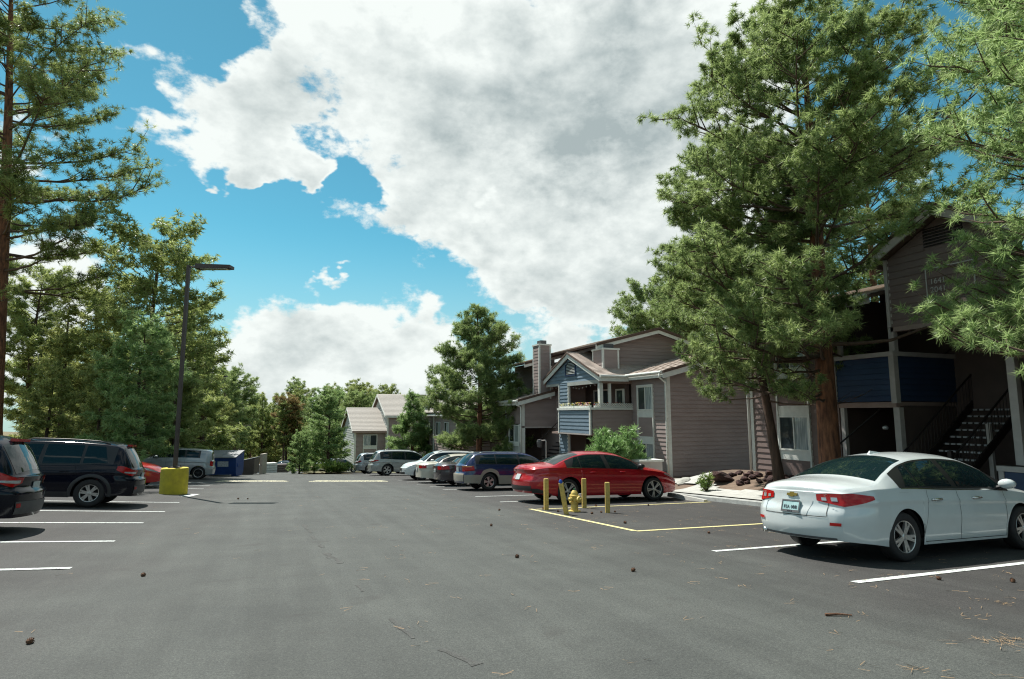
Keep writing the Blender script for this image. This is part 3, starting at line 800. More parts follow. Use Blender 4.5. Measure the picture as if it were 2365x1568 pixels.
# low wing further along with a shed roof
XL, YL = 14.15, 34.2
wall(B, 'X', XL, 34.3, 36.85, -2.7, 2.06, M_BROWN, openings=[(34.5, 36.4, -0.9, 0.85)])
wall(B, 'Y', YL, 14.25, 17.2, 0.70, [(14.25, 2.08), (17.2, 2.86)], M_BROWN)
wbox('beam', M_GTRIM, B, 'Y', YL, 14.3, 17.2, 0.62, 0.72, -0.1, 0.03)
window(B, 'X', XL, 34.66, 36.25, -0.28, 0.80, d=0.02)
wbox('sill_panel', M_TRIM, B, 'X', XL, 34.5, 36.45, -0.50, -0.28, -0.02, 0.08)
wbox('sill_panel', M_LIGHTSIDE, B, 'X', XL, 34.5, 36.45, -1.4, -0.52, -0.02, 0.045)
for u, w2 in ((34.5, .16), (36.25, .18)): wbox('window_trim', M_TRIM, B, 'X', XL, u, u + w2, -1.4, 0.86, 0.0, 0.06)
for (y0, z0, z1) in ((34.16, 0.75, 2.1), (34.1, -2.7, 0.62)): box('corner_trim', M_TRIM, B, XL - .06, XL + .14, y0, y0 + .16, z0, z1)
box('corner_trim', M_TRIM, B, XL - .06, XL + .08, 36.8, 36.95, -2.7, 2.05)
roof_plane(B, (13.72, 38.3, 2.28), (13.72, 33.85, 2.28), (18.2, 33.85, 2.28 + 4.48 * PIT), (18.2, 38.3, 2.28 + 4.48 * PIT), n=18, wave=0.02)
gutter(B, (13.66, 38.3, 2.24), (13.66, 33.85, 2.24)); fascia(B, (13.74, 38.3, 2.22), (13.74, 33.9, 2.22), 0.22)
fascia(B, (16.2, 33.88, 2.20 + 2.46 * PIT), (13.72, 33.88, 2.20), 0.24)
fascia(B, (18.2, 33.83, 2.34 + 4.48 * PIT), (13.70, 33.83, 2.34), 0.12, 0.03, M_TILE_EDGE)
downspout(B, [(13.66, 34.0, 2.2), (13.7, 34.05, 2.0), (14.0, 34.12, 1.9), (14.02, 34.12, 1.7), (14.02, 34.12, -2.4)])
# stair recess under the low wing
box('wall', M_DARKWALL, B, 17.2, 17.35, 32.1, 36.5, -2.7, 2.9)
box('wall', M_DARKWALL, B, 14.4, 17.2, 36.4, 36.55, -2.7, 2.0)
st = MB()
for i in range(9):
    box('stair_tread', M_DARK, B, 15.0 + i * 0.24, 15.32 + i * 0.24, 32.6, 33.8, -1.3 + i * 0.2, -1.25 + i * 0.2)
MB().tube([(14.9, 33.85, -0.3), (17.1, 33.85, 1.6)], 0.025, 6).build('handrail', M_DARK, B)
adopt(B)

# flowers in boxes along the blue balcony rail
def flower_box(name, y0, y1, label, cols, x=15.12, n=26, ax='y'):
    t = thing(name, label, 'flowers', (x, y0, 1.80), 'flower boxes on the balcony rail')
    tr = box('trough', M_TRIM, t, 0, 0.16, 0, y1 - y0, 0, 0.10) if ax == 'y' else box('trough', M_TRIM, t, 0, y1 - y0, 0, 0.16, 0, 0.10)
    for ci, c in enumerate(cols):
        mb = MB()
        for i in range(n):
            u = random.uniform(0, y1 - y0); v = random.uniform(0, .16); z = random.uniform(0.08, 0.26); r = random.uniform(0.03, 0.055)
            p = Vector((v, u, z)) if ax == 'y' else Vector((u, v, z))
            for k in range(5):
                a = k * 1.257 + random.random()
                q = p + Vector((math.cos(a) * r, math.sin(a) * r, random.uniform(-.4, .6) * r))
                s = p + Vector((math.cos(a + .9) * r, math.sin(a + .9) * r, random.uniform(-.4, .6) * r))
                mb.add([p, q, s], [(0, 1, 2)])
        o = mb.build(('leaves' if ci == 0 else 'blossoms'), mat('petal_%d_%d_%d' % tuple(int(100 * q) for q in c), c, 0.6, var=0.15, scale=30), t); o['kind'] = 'stuff'
flower_box('flower_box', 29.3, 31.1, 'trough of pale yellow and white flowers at the far end of the blue balcony', [(.10, .2, .05), (.75, .74, .68), (.72, .62, .12)])
flower_box('flower_box', 27.6, 29.2, 'trough of pink and yellow flowers beside the corner post of the blue balcony', [(.10, .2, .05), (.68, .10, .2), (.72, .56, .07), (.7, .66, .62)])
flower_box('flower_box', 15.45, 17.3, 'trough of red, yellow and purple flowers behind the white lattice', [(.10, .2, .05), (.62, .06, .03), (.6, .42, .03), (.2, .03, .15)], x=15.45, ax='x')
for o in list(COL.objects):
    if o.type == 'EMPTY' and o.name.startswith('flower_box') and 'lattice' in o.get('label', ''): o.location = (15.4, 27.42, 1.80)

# ------------------------------------------------------------ near apartment block under the pines
A = thing('apartment_building', 'brown apartment block, siding darkened for pine shade, with a navy balcony, open stair and gable number sign', 'building', (16.64, 12.0, -0.7))
ZA, XA = -0.72, 16.64
wall(A, 'X', XA, 14.98, 17.72, ZA, 4.9, M_BROWN_SHADE, openings=[(15.12, 16.52, ZA, 4.35)])
wall(A, 'X', XA, 14.02, 14.98, ZA, 4.9, M_BROWN_SHADE)
box('corner_trim', M_TRIM, A, XA - .06, XA + .12, 17.66, 17.80, ZA, 4.9)
downspout(A, [(XA - .1, 17.86, 4.7), (XA - .1, 17.86, ZA + .1)], 0.04)
for u in (15.12, 16.46): wbox('window_trim', M_TRIM, A, 'X', XA, u, u + .06, ZA, 4.28, 0.0, 0.09)
wbox('window_trim', M_TRIM, A, 'X', XA, 15.12, 16.52, 4.28, 4.36, 0.0, 0.1)
window(A, 'X', XA, 15.18, 16.46, 3.0, 4.28)
wbox('sill_panel', M_TRIM, A, 'X', XA, 15.18, 16.46, 2.68, 3.0, -.02, .045)
wbox('spandrel', M_BROWN_SHADE, A, 'X', XA, 15.18, 16.46, 1.74, 2.68, -.02, .02)
wbox('sill_panel', M_TRIM, A, 'X', XA, 15.18, 16.46, 1.39, 1.74, -.02, .045)
window(A, 'X', XA, 15.18, 16.46, 0.22, 1.39, curtain=True)
wbox('sill_panel', M_TRIM, A, 'X', XA, 15.18, 16.46, -0.10, 0.22, -.02, .045)
wbox('spandrel', M_BROWN_SHADE, A, 'X', XA, 15.18, 16.46, ZA, -0.10, -.02, .02)
# balcony
wall(A, 'X', 16.58, 12.18, 13.98, 1.82, 3.12, M_NAVY, thick=0.1, course=0.165)
wall(A, 'Y', 12.08, 16.7, 19.2, 1.82, 3.12, M_NAVY, thick=0.1, course=0.165)
box('balcony_cap', M_GTRIM, A, 16.48, 16.76, 12.0, 14.1, 3.12, 3.25)
box('balcony_cap', M_GTRIM, A, 16.76, 19.3, 12.0, 12.26, 3.122, 3.248)
box('corner_trim', M_GTRIM, A, 16.52, 16.70, 12.02, 12.18, 1.76, 3.12)
box('corner_trim', M_GTRIM, A, 16.52, 16.66, 13.98, 14.08, 1.76, 3.12)
box('beam', M_TAUPE, A, 16.60, 16.75, 12.1, 14.0, 1.64, 1.80)
box('balcony_floor', M_TAUPE, A, 16.75, 19.2, 12.1, 14.3, 1.68, 1.80)
for (y, z0, z1, w) in ((12.02, ZA, 1.64, .18), (13.82, ZA, 1.64, .13), (12.02, 3.25, 5.9, .16), (13.80, 3.25, 4.8, .12)):
    box('post', M_GTRIM, A, 16.60, 16.60 + w, y, y + w, z0, z1)
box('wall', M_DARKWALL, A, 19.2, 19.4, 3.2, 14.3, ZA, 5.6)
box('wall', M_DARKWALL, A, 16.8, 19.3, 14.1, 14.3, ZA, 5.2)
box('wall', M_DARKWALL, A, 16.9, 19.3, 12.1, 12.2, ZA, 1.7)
MB().lathe([(0.0, .06), (.07, .05), (.09, 0), (.07, -.05), (0, -.06)], 10, (16.95, 12.75, 1.05)).build('porch_light', M_LAMP, A, smooth=True)
# gable with the number board above the open stair
gt = [(8.7, 5.92), (10.4, 6.85), (12.1, 5.92)]
wall(A, 'X', 16.62, 8.7, 12.1, 3.95, gt, M_BROWN_SHADE, openings=[(9.9, 10.95, 6.02, 6.55)])
box('beam', M_TAUPE, A, 16.6, 16.8, 8.7, 12.1, 3.82, 3.95)
gv = box('gable_vent', M_DARK, A, 16.6, 16.7, 9.9, 10.95, 6.02, 6.55)
for i in range(6): mesh_obj('vent_slat', [(16.56, 9.92, 6.05 + i * .085), (16.56, 10.93, 6.05 + i * .085), (16.61, 10.93, 6.10 + i * .085), (16.61, 9.92, 6.10 + i * .085)], [(0, 1, 2, 3)], M_BROWN_SHADE, gv)
box('corner_trim', M_GTRIM, A, 16.56, 16.66, 12.05, 12.15, 3.95, 5.95)
for s in (-1, 1):
    ye = 10.4 + s * 2.15
    roof_plane(A, (16.2, ye, 5.88), (21, ye, 5.88), (21, 10.4, 7.05), (16.2, 10.4, 7.05), n=10)
    fascia(A, (16.22, ye, 5.86), (16.22, 10.4, 7.03), 0.26, -0.05 * s, M_GTRIM)
    fascia(A, (16.17, ye, 5.95), (16.17, 10.4, 7.12), 0.10, -0.05 * s, M_TILE_EDGE)
# number board: a white line frame and numerals
nb = MB()
for (a, b, c, d) in ((10.93, 10.96, 4.2, 5.42), (9.7, 9.73, 4.2, 5.42), (9.73, 10.93, 5.39, 5.42), (9.73, 10.93, 4.2, 4.23)): nb.box(16.572, 16.585, a, b, c, d)
sign = nb.build('number_board', M_NUM, A)
for (txt, z) in (('1641', 4.97), ('2041', 4.74)):
    text_obj('house_number', txt, 0.21, M_NUM, sign, Matrix(((0, 0, -1, 16.575), (-1, 0, 0, 10.85), (0, 1, 0, z), (0, 0, 0, 1))), 0.006)
# main roof of the near block
roof_plane(A, (16.15, 18.15, 4.95), (16.15, 12.3, 4.95), (22.5, 12.3, 6.6), (22.5, 18.15, 6.6), n=20)
roof_plane(A, (16.15, 8.5, 4.95), (16.15, -2, 4.95), (22.5, -2, 6.6), (22.5, 8.5, 6.6), n=16)
gutter(A, (16.08, 18.1, 4.92), (16.08, 12.4, 4.92)); fascia(A, (16.2, 18.1, 4.9), (16.2, 12.4, 4.9), 0.2, m=M_GTRIM)
box('wall', M_BROWN_SHADE, A, 17.0, 22, 14.3, 17.7, ZA, 5.0)
box('wall', M_BROWN_SHADE, A, 16.72, 22, -2, 8.6, ZA, 4.9)
wall(A, 'X', XA, 3.0, 8.72, ZA, 4.9, M_BROWN_SHADE)
box('post', M_GTRIM, A, 16.56, 16.74, 9.02, 9.2, 0.24, 3.82)
box('post', M_GTRIM, A, 17.6, 17.7, 10.3, 10.4, ZA, 1.2)
pw = box('patio_wall', M_NAVY, A, 16.0, 16.1, 6.9, 9.15, ZA, 0.12)
box('patio_cap', M_GTRIM, A, 15.95, 16.15, 6.85, 9.28, 0.12, 0.24)
box('corner_trim', M_GTRIM, A, 15.97, 16.13, 9.15, 9.26, ZA, 0.12)
# open stair climbing into the passage
for i in range(13):
    x = 16.0 + i * 0.27; z = ZA + 0.18 + i * 0.19
    tr = box('stair_tread', M_DARK, A, x, x + 0.3, 10.35, 11.55, z, z + 0.045)
    for k in range(7): box('tread_nosing', M_TREAD, tr, x - 0.006, x + 0.05, 10.40 + k * .165, 10.51 + k * .165, z + 0.046, z + 0.052); 
    for k in range(7): box('tread_nosing', M_TREAD, tr, x - 0.008, x - 0.002, 10.40 + k * .165, 10.51 + k * .165, z + 0.004, z + 0.044)
for y in (10.28, 11.62):
    MB().tube([(15.9, y, ZA + 1.0), (19.3, y, ZA + 3.4)], 0.028, 8).build('handrail', M_DARK, A)
    MB().box(0, 0, 0, 0, 0, 0)
    mesh_obj('stringer', [(15.95, y, ZA + .02), (19.4, y, ZA + 2.45), (19.4, y, ZA + 2.72), (15.95, y, ZA + .3), (15.95, y + .04, ZA + .02), (19.4, y + .04, ZA + 2.45), (19.4, y + .04, ZA + 2.72), (15.95, y + .04, ZA + .3)], [(0, 1, 2, 3), (7, 6, 5, 4), (0, 4, 5, 1), (3, 2, 6, 7)], M_DARK, A)
    for i in range(24):
        x = 15.98 + i * .14; z = ZA + .25 + (x - 15.95) * .704
        MB().tube([(x, y, z), (x, y, z + .78)], 0.009, 4).build('baluster', M_DARK, A)
box('newel_post', M_DARK, A, 15.88, 15.97, 10.24, 10.33, ZA, ZA + 1.25)
MB().tube([(15.4, 13.6, ZA + 0.9), (19.0, 12.0, 3.4)], 0.025, 6).build('handrail', M_DARK, A)
adopt(A)

# ------------------------------------------------------------ blocks further down the row
Cb = thing('apartment_building', 'brown apartment block mostly hidden behind the mid-sized pine', 'building', (13.5, 47, -3.2))
wall(Cb, 'X', 13.5, 46.0, 57.5, -3.6, 1.5, M_BROWN, course=0.25)
box('corner_trim', M_TRIM, Cb, 13.42, 13.6, 57.4, 57.6, -3.6, 1.5)
box('corner_trim', M_TRIM, Cb, 13.42, 13.6, 53.2, 53.4, -3.6, 1.5)
for (u, z) in ((51.0, -0.4), (51.0, -2.9), (54.6, -0.4), (54.6, -2.9), (48.2, -0.4)): window(Cb, 'X', 13.5, u, u + 1.5, z, z + 1.2)
wall(Cb, 'Y', 45.9, 13.6, 22, -3.6, [(13.6, 1.5), (18, 2.8), (22, 1.6)], M_BROWN, course=0.25)
roof_plane(Cb, (13.0, 58, 1.6), (13.0, 45.5, 1.6), (18, 45.5, 3.2), (18, 58, 3.2), n=14, m=M_TILE_FAR)
fascia(Cb, (13.05, 58, 1.55), (13.05, 45.5, 1.55), .25); fascia(Cb, (18, 45.5, 3.15), (13.0, 45.5, 1.55), .25)
# dark recessed part with a navy balcony, next to the low wing
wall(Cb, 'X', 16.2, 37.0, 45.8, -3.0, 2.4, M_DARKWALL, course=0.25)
box('balcony_panel', M_NAVY, Cb, 15.2, 15.3, 38.6, 40.6, -0.5, 1.0)
box('balcony_cap', M_TRIM, Cb, 15.15, 15.36, 38.5, 40.7, 1.0, 1.1)
for y in (38.5, 40.6): box('post', M_TRIM, Cb, 15.18, 15.32, y, y + .1, -3.0, -0.5)
for u in (41.0, 42.2): box('door_frame', M_TRIM, Cb, 16.08, 16.16, u, u + .08, -2.8, -0.9)
box('door_frame', M_TRIM, Cb, 16.08, 16.16, 41.0, 42.28, -0.9, -0.8)
adopt(Cb)
Dd = thing('apartment_building', 'far grey-brown block with two stepped gabled roofs at the end of the lot', 'building', (9.35, 75.8, -5.6))
wall(Dd, 'Y', 75.8, 9.45, 13.2, -6.0, -0.6, M_BROWN, course=0.3)
wall(Dd, 'X', 9.35, 75.9, 88.6, -6.0, [(75.9, -0.55), (82.3, 2.15), (88.6, -0.55)], M_LIGHTSIDE, course=0.3)  # lighter than the brown wall: sun on this gable end put into the colour
box('corner_trim', M_TRIM, Dd, 9.28, 9.5, 75.74, 75.98, -6.0, -0.55)
box('corner_trim', M_TRIM, Dd, 13.05, 13.25, 75.72, 75.9, -6.0, -0.6)
window(Dd, 'Y', 75.8, 10.35, 12.05, -2.4, -1.0, t=.09)
wbox('sill_panel', M_TRIM, Dd, 'Y', 75.8, 10.35, 12.05, -2.75, -2.4, 0, .05)
for u in (10.35, 11.96): wbox('window_trim', M_TRIM, Dd, 'Y', 75.8, u, u + .09, -5.0, -2.75, 0, .05)
roof_plane(Dd, (9.0, 75.4, -0.55), (14, 75.4, -0.55), (14, 82.3, 2.35), (9.0, 82.3, 2.35), n=18, m=M_TILE_FAR)
roof_plane(Dd, (9.0, 89.2, -0.55), (14, 89.2, -0.55), (14, 82.3, 2.35), (9.0, 82.3, 2.35), n=10, m=M_TILE_FAR)
for (ya) in (75.4, 89.2): fascia(Dd, (9.03, ya, -0.55), (9.03, 82.3, 2.33), .3, .06 if ya < 80 else -.06)
fascia(Dd, (13.3, 75.42, -0.55), (9.0, 75.42, -0.55), .22, .05, M_TAUPE)
wall(Dd, 'X', 13.2, 75.3, 88.2, -1.0, [(75.3, 1.35), (81.7, 3.9), (88.2, 1.35)], M_LIGHTSIDE, course=0.3)  # upper gable end painted lighter to show sunlight on it
box('corner_trim', M_TRIM, Dd, 13.12, 13.34, 75.2, 75.4, -6.0, 1.35)
for u in (78.0, 81.2): window(Dd, 'X', 13.2, u, u + .8, 1.6 if u > 80 else .2, 2.8 if u > 80 else 1.4, split=False)
wall(Dd, 'Y', 75.2, 13.3, 22, -6.0, 1.35, M_BROWN, course=0.3)
roof_plane(Dd, (12.8, 74.8, 1.3), (22, 74.8, 1.3), (22, 81.7, 4.15), (12.8, 81.7, 4.15), n=18, m=M_TILE_FAR)
roof_plane(Dd, (12.8, 88.6, 1.3), (22, 88.6, 1.3), (22, 81.7, 4.15), (12.8, 81.7, 4.15), n=8, m=M_TILE_FAR)
for (ya) in (74.8, 88.6): fascia(Dd, (12.83, ya, 1.3), (12.83, 81.7, 4.13), .3, .06 if ya < 80 else -.06)
fascia(Dd, (22, 74.82, 1.3), (12.8, 74.82, 1.3), .25)
box('chimney', M_BROWN, Dd, 17.5, 18.5, 77.5, 78.6, 2.0, 4.0)
adopt(Dd)
# ------------------------------------------------------------ cars
def curve(pts):
    """smooth monotone curve through control points"""
    x = np.array([p[0] for p in pts], float); y = np.array([p[1] for p in pts], float)
    h = np.diff(x); d = np.diff(y) / h
    m = np.zeros_like(y); m[0], m[-1] = d[0], d[-1]
    for i in range(1, len(y) - 1):
        if d[i - 1] * d[i] > 0:
            w1, w2 = 2 * h[i] + h[i - 1], h[i] + 2 * h[i - 1]
            m[i] = (w1 + w2) / (w1 / d[i - 1] + w2 / d[i])
    def f(q):
        q = np.clip(np.asarray(q, float), x[0], x[-1])
        i = np.clip(np.searchsorted(x, q) - 1, 0, len(h) - 1)
        t = (q - x[i]) / h[i]
        return (2 * t**3 - 3 * t**2 + 1) * y[i] + (t**3 - 2 * t**2 + t) * h[i] * m[i] + (-2 * t**3 + 3 * t**2) * y[i + 1] + (t**3 - t**2) * h[i] * m[i + 1]
    return f

class Car:
    """body surface S(x, v): x from tail to nose; v 0-2 sill to waist, 2-3 side glass, 3-4 roof edge to centre line"""
    def __init__(s, L, w, top, belt, low, xr, xf, R, roofw=0.62, bowF=0.16, bowR=0.10, rear=((0.2, 0), (1.8, 0)), front=((0.2, 0), (1.8, 0)), capR=0.05, capF=0.06, crease=0.016, cornerR=0.45, cornerF=0.7, arch=1.14, drop=0.085):
        s.L, s.w, s.R, s.xr, s.xf = L, w, R, xr, xf
        s.top, s.belt, s.low0 = curve(top), curve(belt), curve(low)
        s.roofw, s.bowF, s.bowR, s.capR, s.capF, s.crease = roofw, bowF, bowR, capR, capF, crease
        s.rp, s.fp = curve(rear), curve(front)
        s.cR, s.cF, s.arch, s.drop = cornerR, cornerF, arch, drop
        xs = np.linspace(0, L, 200)
        s.cmax = float((s.top(xs) - drop - s.belt(xs)).max())
    def low(s, x):
        z = s.low0(x); Ra = s.R * s.arch
        for xw in (s.xr, s.xf):
            d = np.abs(x - xw)
            a = s.R + np.sqrt(np.maximum(Ra * Ra - d * d, 0))
            z = np.where(d < Ra, np.maximum(z, a), z)
        return z
    def S(s, x, v):
        x = np.asarray(x, float); v = np.asarray(v, float)
        x, v = np.broadcast_arrays(x, v)
        w = s.w * (1 - 0.20 * np.clip(1 - x / s.cR, 0, 1) ** 2.2 - 0.24 * np.clip(1 - (s.L - x) / s.cF, 0, 1) ** 2.2)
        zl, zb, zt = s.low(x), s.belt(x), s.top(x)
        cant = np.maximum(zb + 0.012, zt - s.drop)
        g = np.clip((cant - zb) / s.cmax, 0, 1)
        t = np.clip(v / 2, 0, 1)
        # lower side: measured on the full panel so that arches do not pinch it
        zlow = zl + (zb - zl) * t
        tt = np.clip((zlow - 0.2) / np.maximum(zb - 0.2, 0.1), 0, 1)
        ylow = w * (0.935 + 0.065 * (1 - ((tt - 0.55) / 0.55) ** 2)) + s.crease * np.exp(-((tt - 0.80) / 0.05) ** 2) - 0.6 * s.crease * np.exp(-((tt - 0.28) / 0.13) ** 2)
        yb = w * (0.935 + 0.065 * (1 - (0.45 / 0.55) ** 2))
        yc = w * (0.90 + (s.roofw - 0.90) * g)
        q = np.clip(v - 2, 0, 1)
        ygl = yb + (yc - yb) * q + 0.022 * np.sin(np.pi * q) * g; zgl = zb + (cant - zb) * q
        p = np.clip(v - 3, 0, 1)
        yro = yc * (1 - p); zro = cant + (zt - cant) * (1 - (1 - p) ** 2.3)
        y = np.where(v <= 2, ylow, np.where(v <= 3, ygl, yro)); z = np.where(v <= 2, zlow, np.where(v <= 3, zgl, zro))
        fy = (y / s.w) ** 2
        X = x + s.bowR * fy * np.clip(1 - x / (0.42 * s.L), 0, 1) - s.bowF * fy * np.clip(1 - (s.L - x) / (0.45 * s.L), 0, 1)
        X = X + s.rp(z) * np.clip(1 - x / 0.7, 0, 1) - s.fp(z) * np.clip(1 - (s.L - x) / 0.7, 0, 1)
        return np.stack([X, y, z], -1)
    def off(s, x, v, d):
        """point d proud of the surface"""
        e = 1e-3
        a = s.S(x, v)
        dx = s.S(np.asarray(x) + e, v) - s.S(np.asarray(x) - e, v); dv = s.S(x, np.asarray(v) + e) - s.S(x, np.asarray(v) - e)
        n = np.cross(dx, dv); n /= np.maximum(np.linalg.norm(n, axis=-1, keepdims=True), 1e-9)
        n = np.where(n[..., 1:2] < -1e-6, -n, n)
        n = np.where((np.abs(n[..., 1:2]) < 0.02) & (n[..., 2:3] < 0), -n, n)
        return a + n * d
    def v_at(s, x, z):
        v = np.linspace(0, 2, 81); zz = s.S(np.full_like(v, x), v)[:, 2]
        return float(np.interp(z, zz, v))
    def cap(s, end, u, v):
        """tail (0) or nose (1) face: u -1..1 across"""
        u = np.asarray(u, float); v = np.asarray(v, float)
        u, v = np.broadcast_arrays(u, v)
        b = s.S(np.full(u.shape, 0.0 if end == 0 else s.L), v)
        bul = (s.capR if end == 0 else s.capF) * (1 - u ** 2) * np.clip((4 - v) / 1.2, 0, 1) + (s.bowR if end == 0 else s.bowF) * (b[..., 1] / s.w) ** 2 * (1 - u ** 2)
        X = b[..., 0] + (-bul if end == 0 else bul)
        return np.stack([X, b[..., 1] * u, b[..., 2]], -1)
    def body(s, m, parent):
        x = np.unique(np.concatenate([np.linspace(0, 0.5, 26), np.linspace(0.5, s.L - 0.5, 96), np.linspace(s.L - 0.5, s.L, 20)] + [c + s.R * s.arch * np.cos(np.linspace(0, np.pi, 25)) for c in (s.xr, s.xf)]))
        v = np.concatenate([np.linspace(0, 2, 26), np.linspace(2, 3, 9)[1:], np.linspace(3, 4, 13)[1:]])
        G = s.S(x[:, None], v[None, :])
        nv = len(v)
        full = np.concatenate([G, (G * [1, -1, 1])[:, ::-1][:, 1:]], 1)      # right sill .. roof .. left sill
        nx, nf = full.shape[:2]
        V = [full.reshape(-1, 3)]
        i, j = np.meshgrid(np.arange(nx - 1), np.arange(nf - 1), indexing='ij')
        a = (i * nf + j).ravel()
        F = [np.stack([a, a + 1, a + nf + 1, a + nf], -1)]
        base = nx * nf
        for end, row in ((0, 0), (1, nx - 1)):
            us = np.linspace(1, -1, 15)
            C = s.cap(end, us[None, :], v[:, None])        # (nv, 15)
            idx = np.full((nv, 15), -1)
            for r in range(nv):
                idx[r, 0] = row * nf + r; idx[r, -1] = row * nf + (nf - 1 - r)
            inner = C[:, 1:-1].reshape(-1, 3); V.append(inner)
            idx[:, 1:-1] = base + np.arange(len(inner)).reshape(nv, 13); base += len(inner)
            q = np.stack([idx[:-1, :-1], idx[:-1, 1:], idx[1:, 1:], idx[1:, :-1]], -1).reshape(-1, 4)
            F.append(q if end == 0 else q[:, ::-1])
        return np_mesh('body', np.concatenate(V), np.concatenate(F), m, parent, smooth=True)
    def patch(s, name, m, parent, xa, xb, v0, v1, d=0.004, nx=14, nv=6, side=1, xa1=None, xb1=None):
        """panel lying on the side: x from xa to xb at v0 (xa1, xb1 at v1)"""
        xa1 = xa if xa1 is None else xa1; xb1 = xb if xb1 is None else xb1
        a = np.linspace(0, 1, nx)[:, None]; b = np.linspace(0, 1, nv)[None, :]
        v = v0 + (v1 - v0) * b + 0 * a
        x = (xa + (xa1 - xa) * b) * (1 - a) + (xb + (xb1 - xb) * b) * a
        P = s.off(x, v, d); P = P * [1, side, 1]
        return s.grid(name, P, m, parent)
    def grid(s, name, P, m, parent):
        nx, nv = P.shape[:2]
        i, j = np.meshgrid(np.arange(nx - 1), np.arange(nv - 1), indexing='ij'); a = (i * nv + j).ravel()
        return np_mesh(name, P.reshape(-1, 3), np.stack([a, a + nv, a + nv + 1, a + 1], -1), m, parent, smooth=True)
    def screen(s, name, m, parent, xa, xb, vlo=3.06, d=0.004):
        """windscreen or rear window: across the centre line"""
        q = np.linspace(-1, 1, 17)[None, :]; a = np.linspace(0, 1, 14)[:, None]
        x = xa + (xb - xa) * a + 0 * q; v = 4 - np.abs(q) * (4 - vlo) + 0 * a
        P = s.off(x, np.minimum(v, 3.9999), d)
        P = np.where(q[..., None] < 0, P * [1, -1, 1], P)
        return s.grid(name, P, m, parent)
    def capgrid(s, name, m, parent, end, u0, u1, za, zb, d=0.006, n=10, u0b=None, u1b=None):
        """panel on the tail or nose between two heights"""
        u0b = u0 if u0b is None else u0b; u1b = u1 if u1b is None else u1b
        xe = 0.0 if end == 0 else s.L
        va, vb = s.v_at(xe, za), s.v_at(xe, zb)
        b = np.linspace(0, 1, n)[None, :]; a = np.linspace(0, 1, n)[:, None]
        P = s.cap(end, (u0 + (u0b - u0) * b) * (1 - a) + (u1 + (u1b - u1) * b) * a, va + (vb - va) * b + 0 * a)
        P[..., 0] += -d if end == 0 else d
        return s.grid(name, P, m, parent)
    def lamp(s, name, m, parent, end, u0, xw, z0, z1, z0s, z1s, side, d=0.010, z0e=None, z1e=None):
        """lamp cluster wrapping from the tail or nose (from u0 out to the corner) along the side for xw metres; heights z0-z1 inboard, z0e-z1e at the corner, z0s-z1s at the side tip"""
        z0e = z0 if z0e is None else z0e; z1e = z1 if z1e is None else z1e
        xe = 0.0 if end == 0 else s.L
        cols = []
        n = 7
        for u in np.linspace(u0, 1, 9):
            t = (u - u0) / (1 - u0); a, b = z0 + (z0e - z0) * t, z1 + (z1e - z1) * t
            zz = np.linspace(a, b, n); vv = np.array([s.v_at(xe, q) for q in zz])
            P = s.cap(end, np.full(n, u), vv); P[:, 0] += -d if end == 0 else d; P[:, 1] += d * 0.6 * t
            cols.append(P)
        for k in range(1, 9):
            t = k / 8; x = xw * t if end == 0 else s.L - xw * t
            a, b = z0e + (z0s - z0e) * t, z1e + (z1s - z1e) * t
            zz = np.linspace(a, b, n); vv = np.array([s.v_at(x, q) for q in zz])
            P = s.S(np.full(n, x), vv); P[:, 1] += d; cols.append(P)
        P = np.stack(cols) * [1, side, 1]
        return s.grid(name, P, m, parent)

def wheel_mesh(parent, R, rim_r, style, wid=0.21, rim_m=None, dark=None):
    """tyre and rim of one wheel at the origin, outer face towards +y"""
    h = wid / 2
    t = MB().lathe([(rim_r * 0.99, -h * .8), (rim_r + .02, -h), (R - .03, -h), (R - .008, -h * .82), (R, -h * .5), (R, h * .5), (R - .008, h * .82), (R - .03, h), (rim_r + .02, h), (rim_r * .985, h * .86)], 32, axis='y').build('tyre', M_RUBBER, parent, smooth=True)
    rm = MB()
    rm.lathe([(rim_r * 1.0, h * .80), (rim_r * .97, h * .90), (rim_r * .92, h * .86), (rim_r * .90, h * .3), (rim_r * .9, -h * .6)], 32, axis='y')
    def spoke(a0, w0, w1, r0, r1, d0, d1):
        vs = []
        for (r, w, dd) in ((r0, w0, d0), (r1, w1, d1)):
            for sgn in (-1, 1):
                for dep in (0, -0.03):
                    x = r; y = sgn * w / 2
                    vs.append((x * math.cos(a0) - y * math.sin(a0), h * dd + dep, x * math.sin(a0) + y * math.cos(a0)))
        rm.add(vs, [(0, 2, 6, 4), (0, 4, 5, 1), (2, 3, 7, 6)])
    for (a, w0, w1) in style:
        spoke(a, w0, w1, rim_r * .14, rim_r * .94, .80, .86)
    rm.lathe([(0, h * .86), (rim_r * .12, h * .86), (rim_r * .21, h * .78), (rim_r * .24, h * .5)], 16, axis='y')
    rm.build('rim', rim_m or M_ALLOY, parent)
    MB().lathe([(0, h * .25), (rim_r * .9, h * .22)], 20, axis='y').build('brake_disc', M_WELL, parent)
def spokes(n, w0, w1, pair=0.0, rot=0.3):
    out = []
    for k in range(n):
        a = rot + 2 * math.pi * k / n
        if pair: out += [(a - pair, w0, w1), (a + pair, w0, w1)]
        else: out.append((a, w0, w1))
    return out

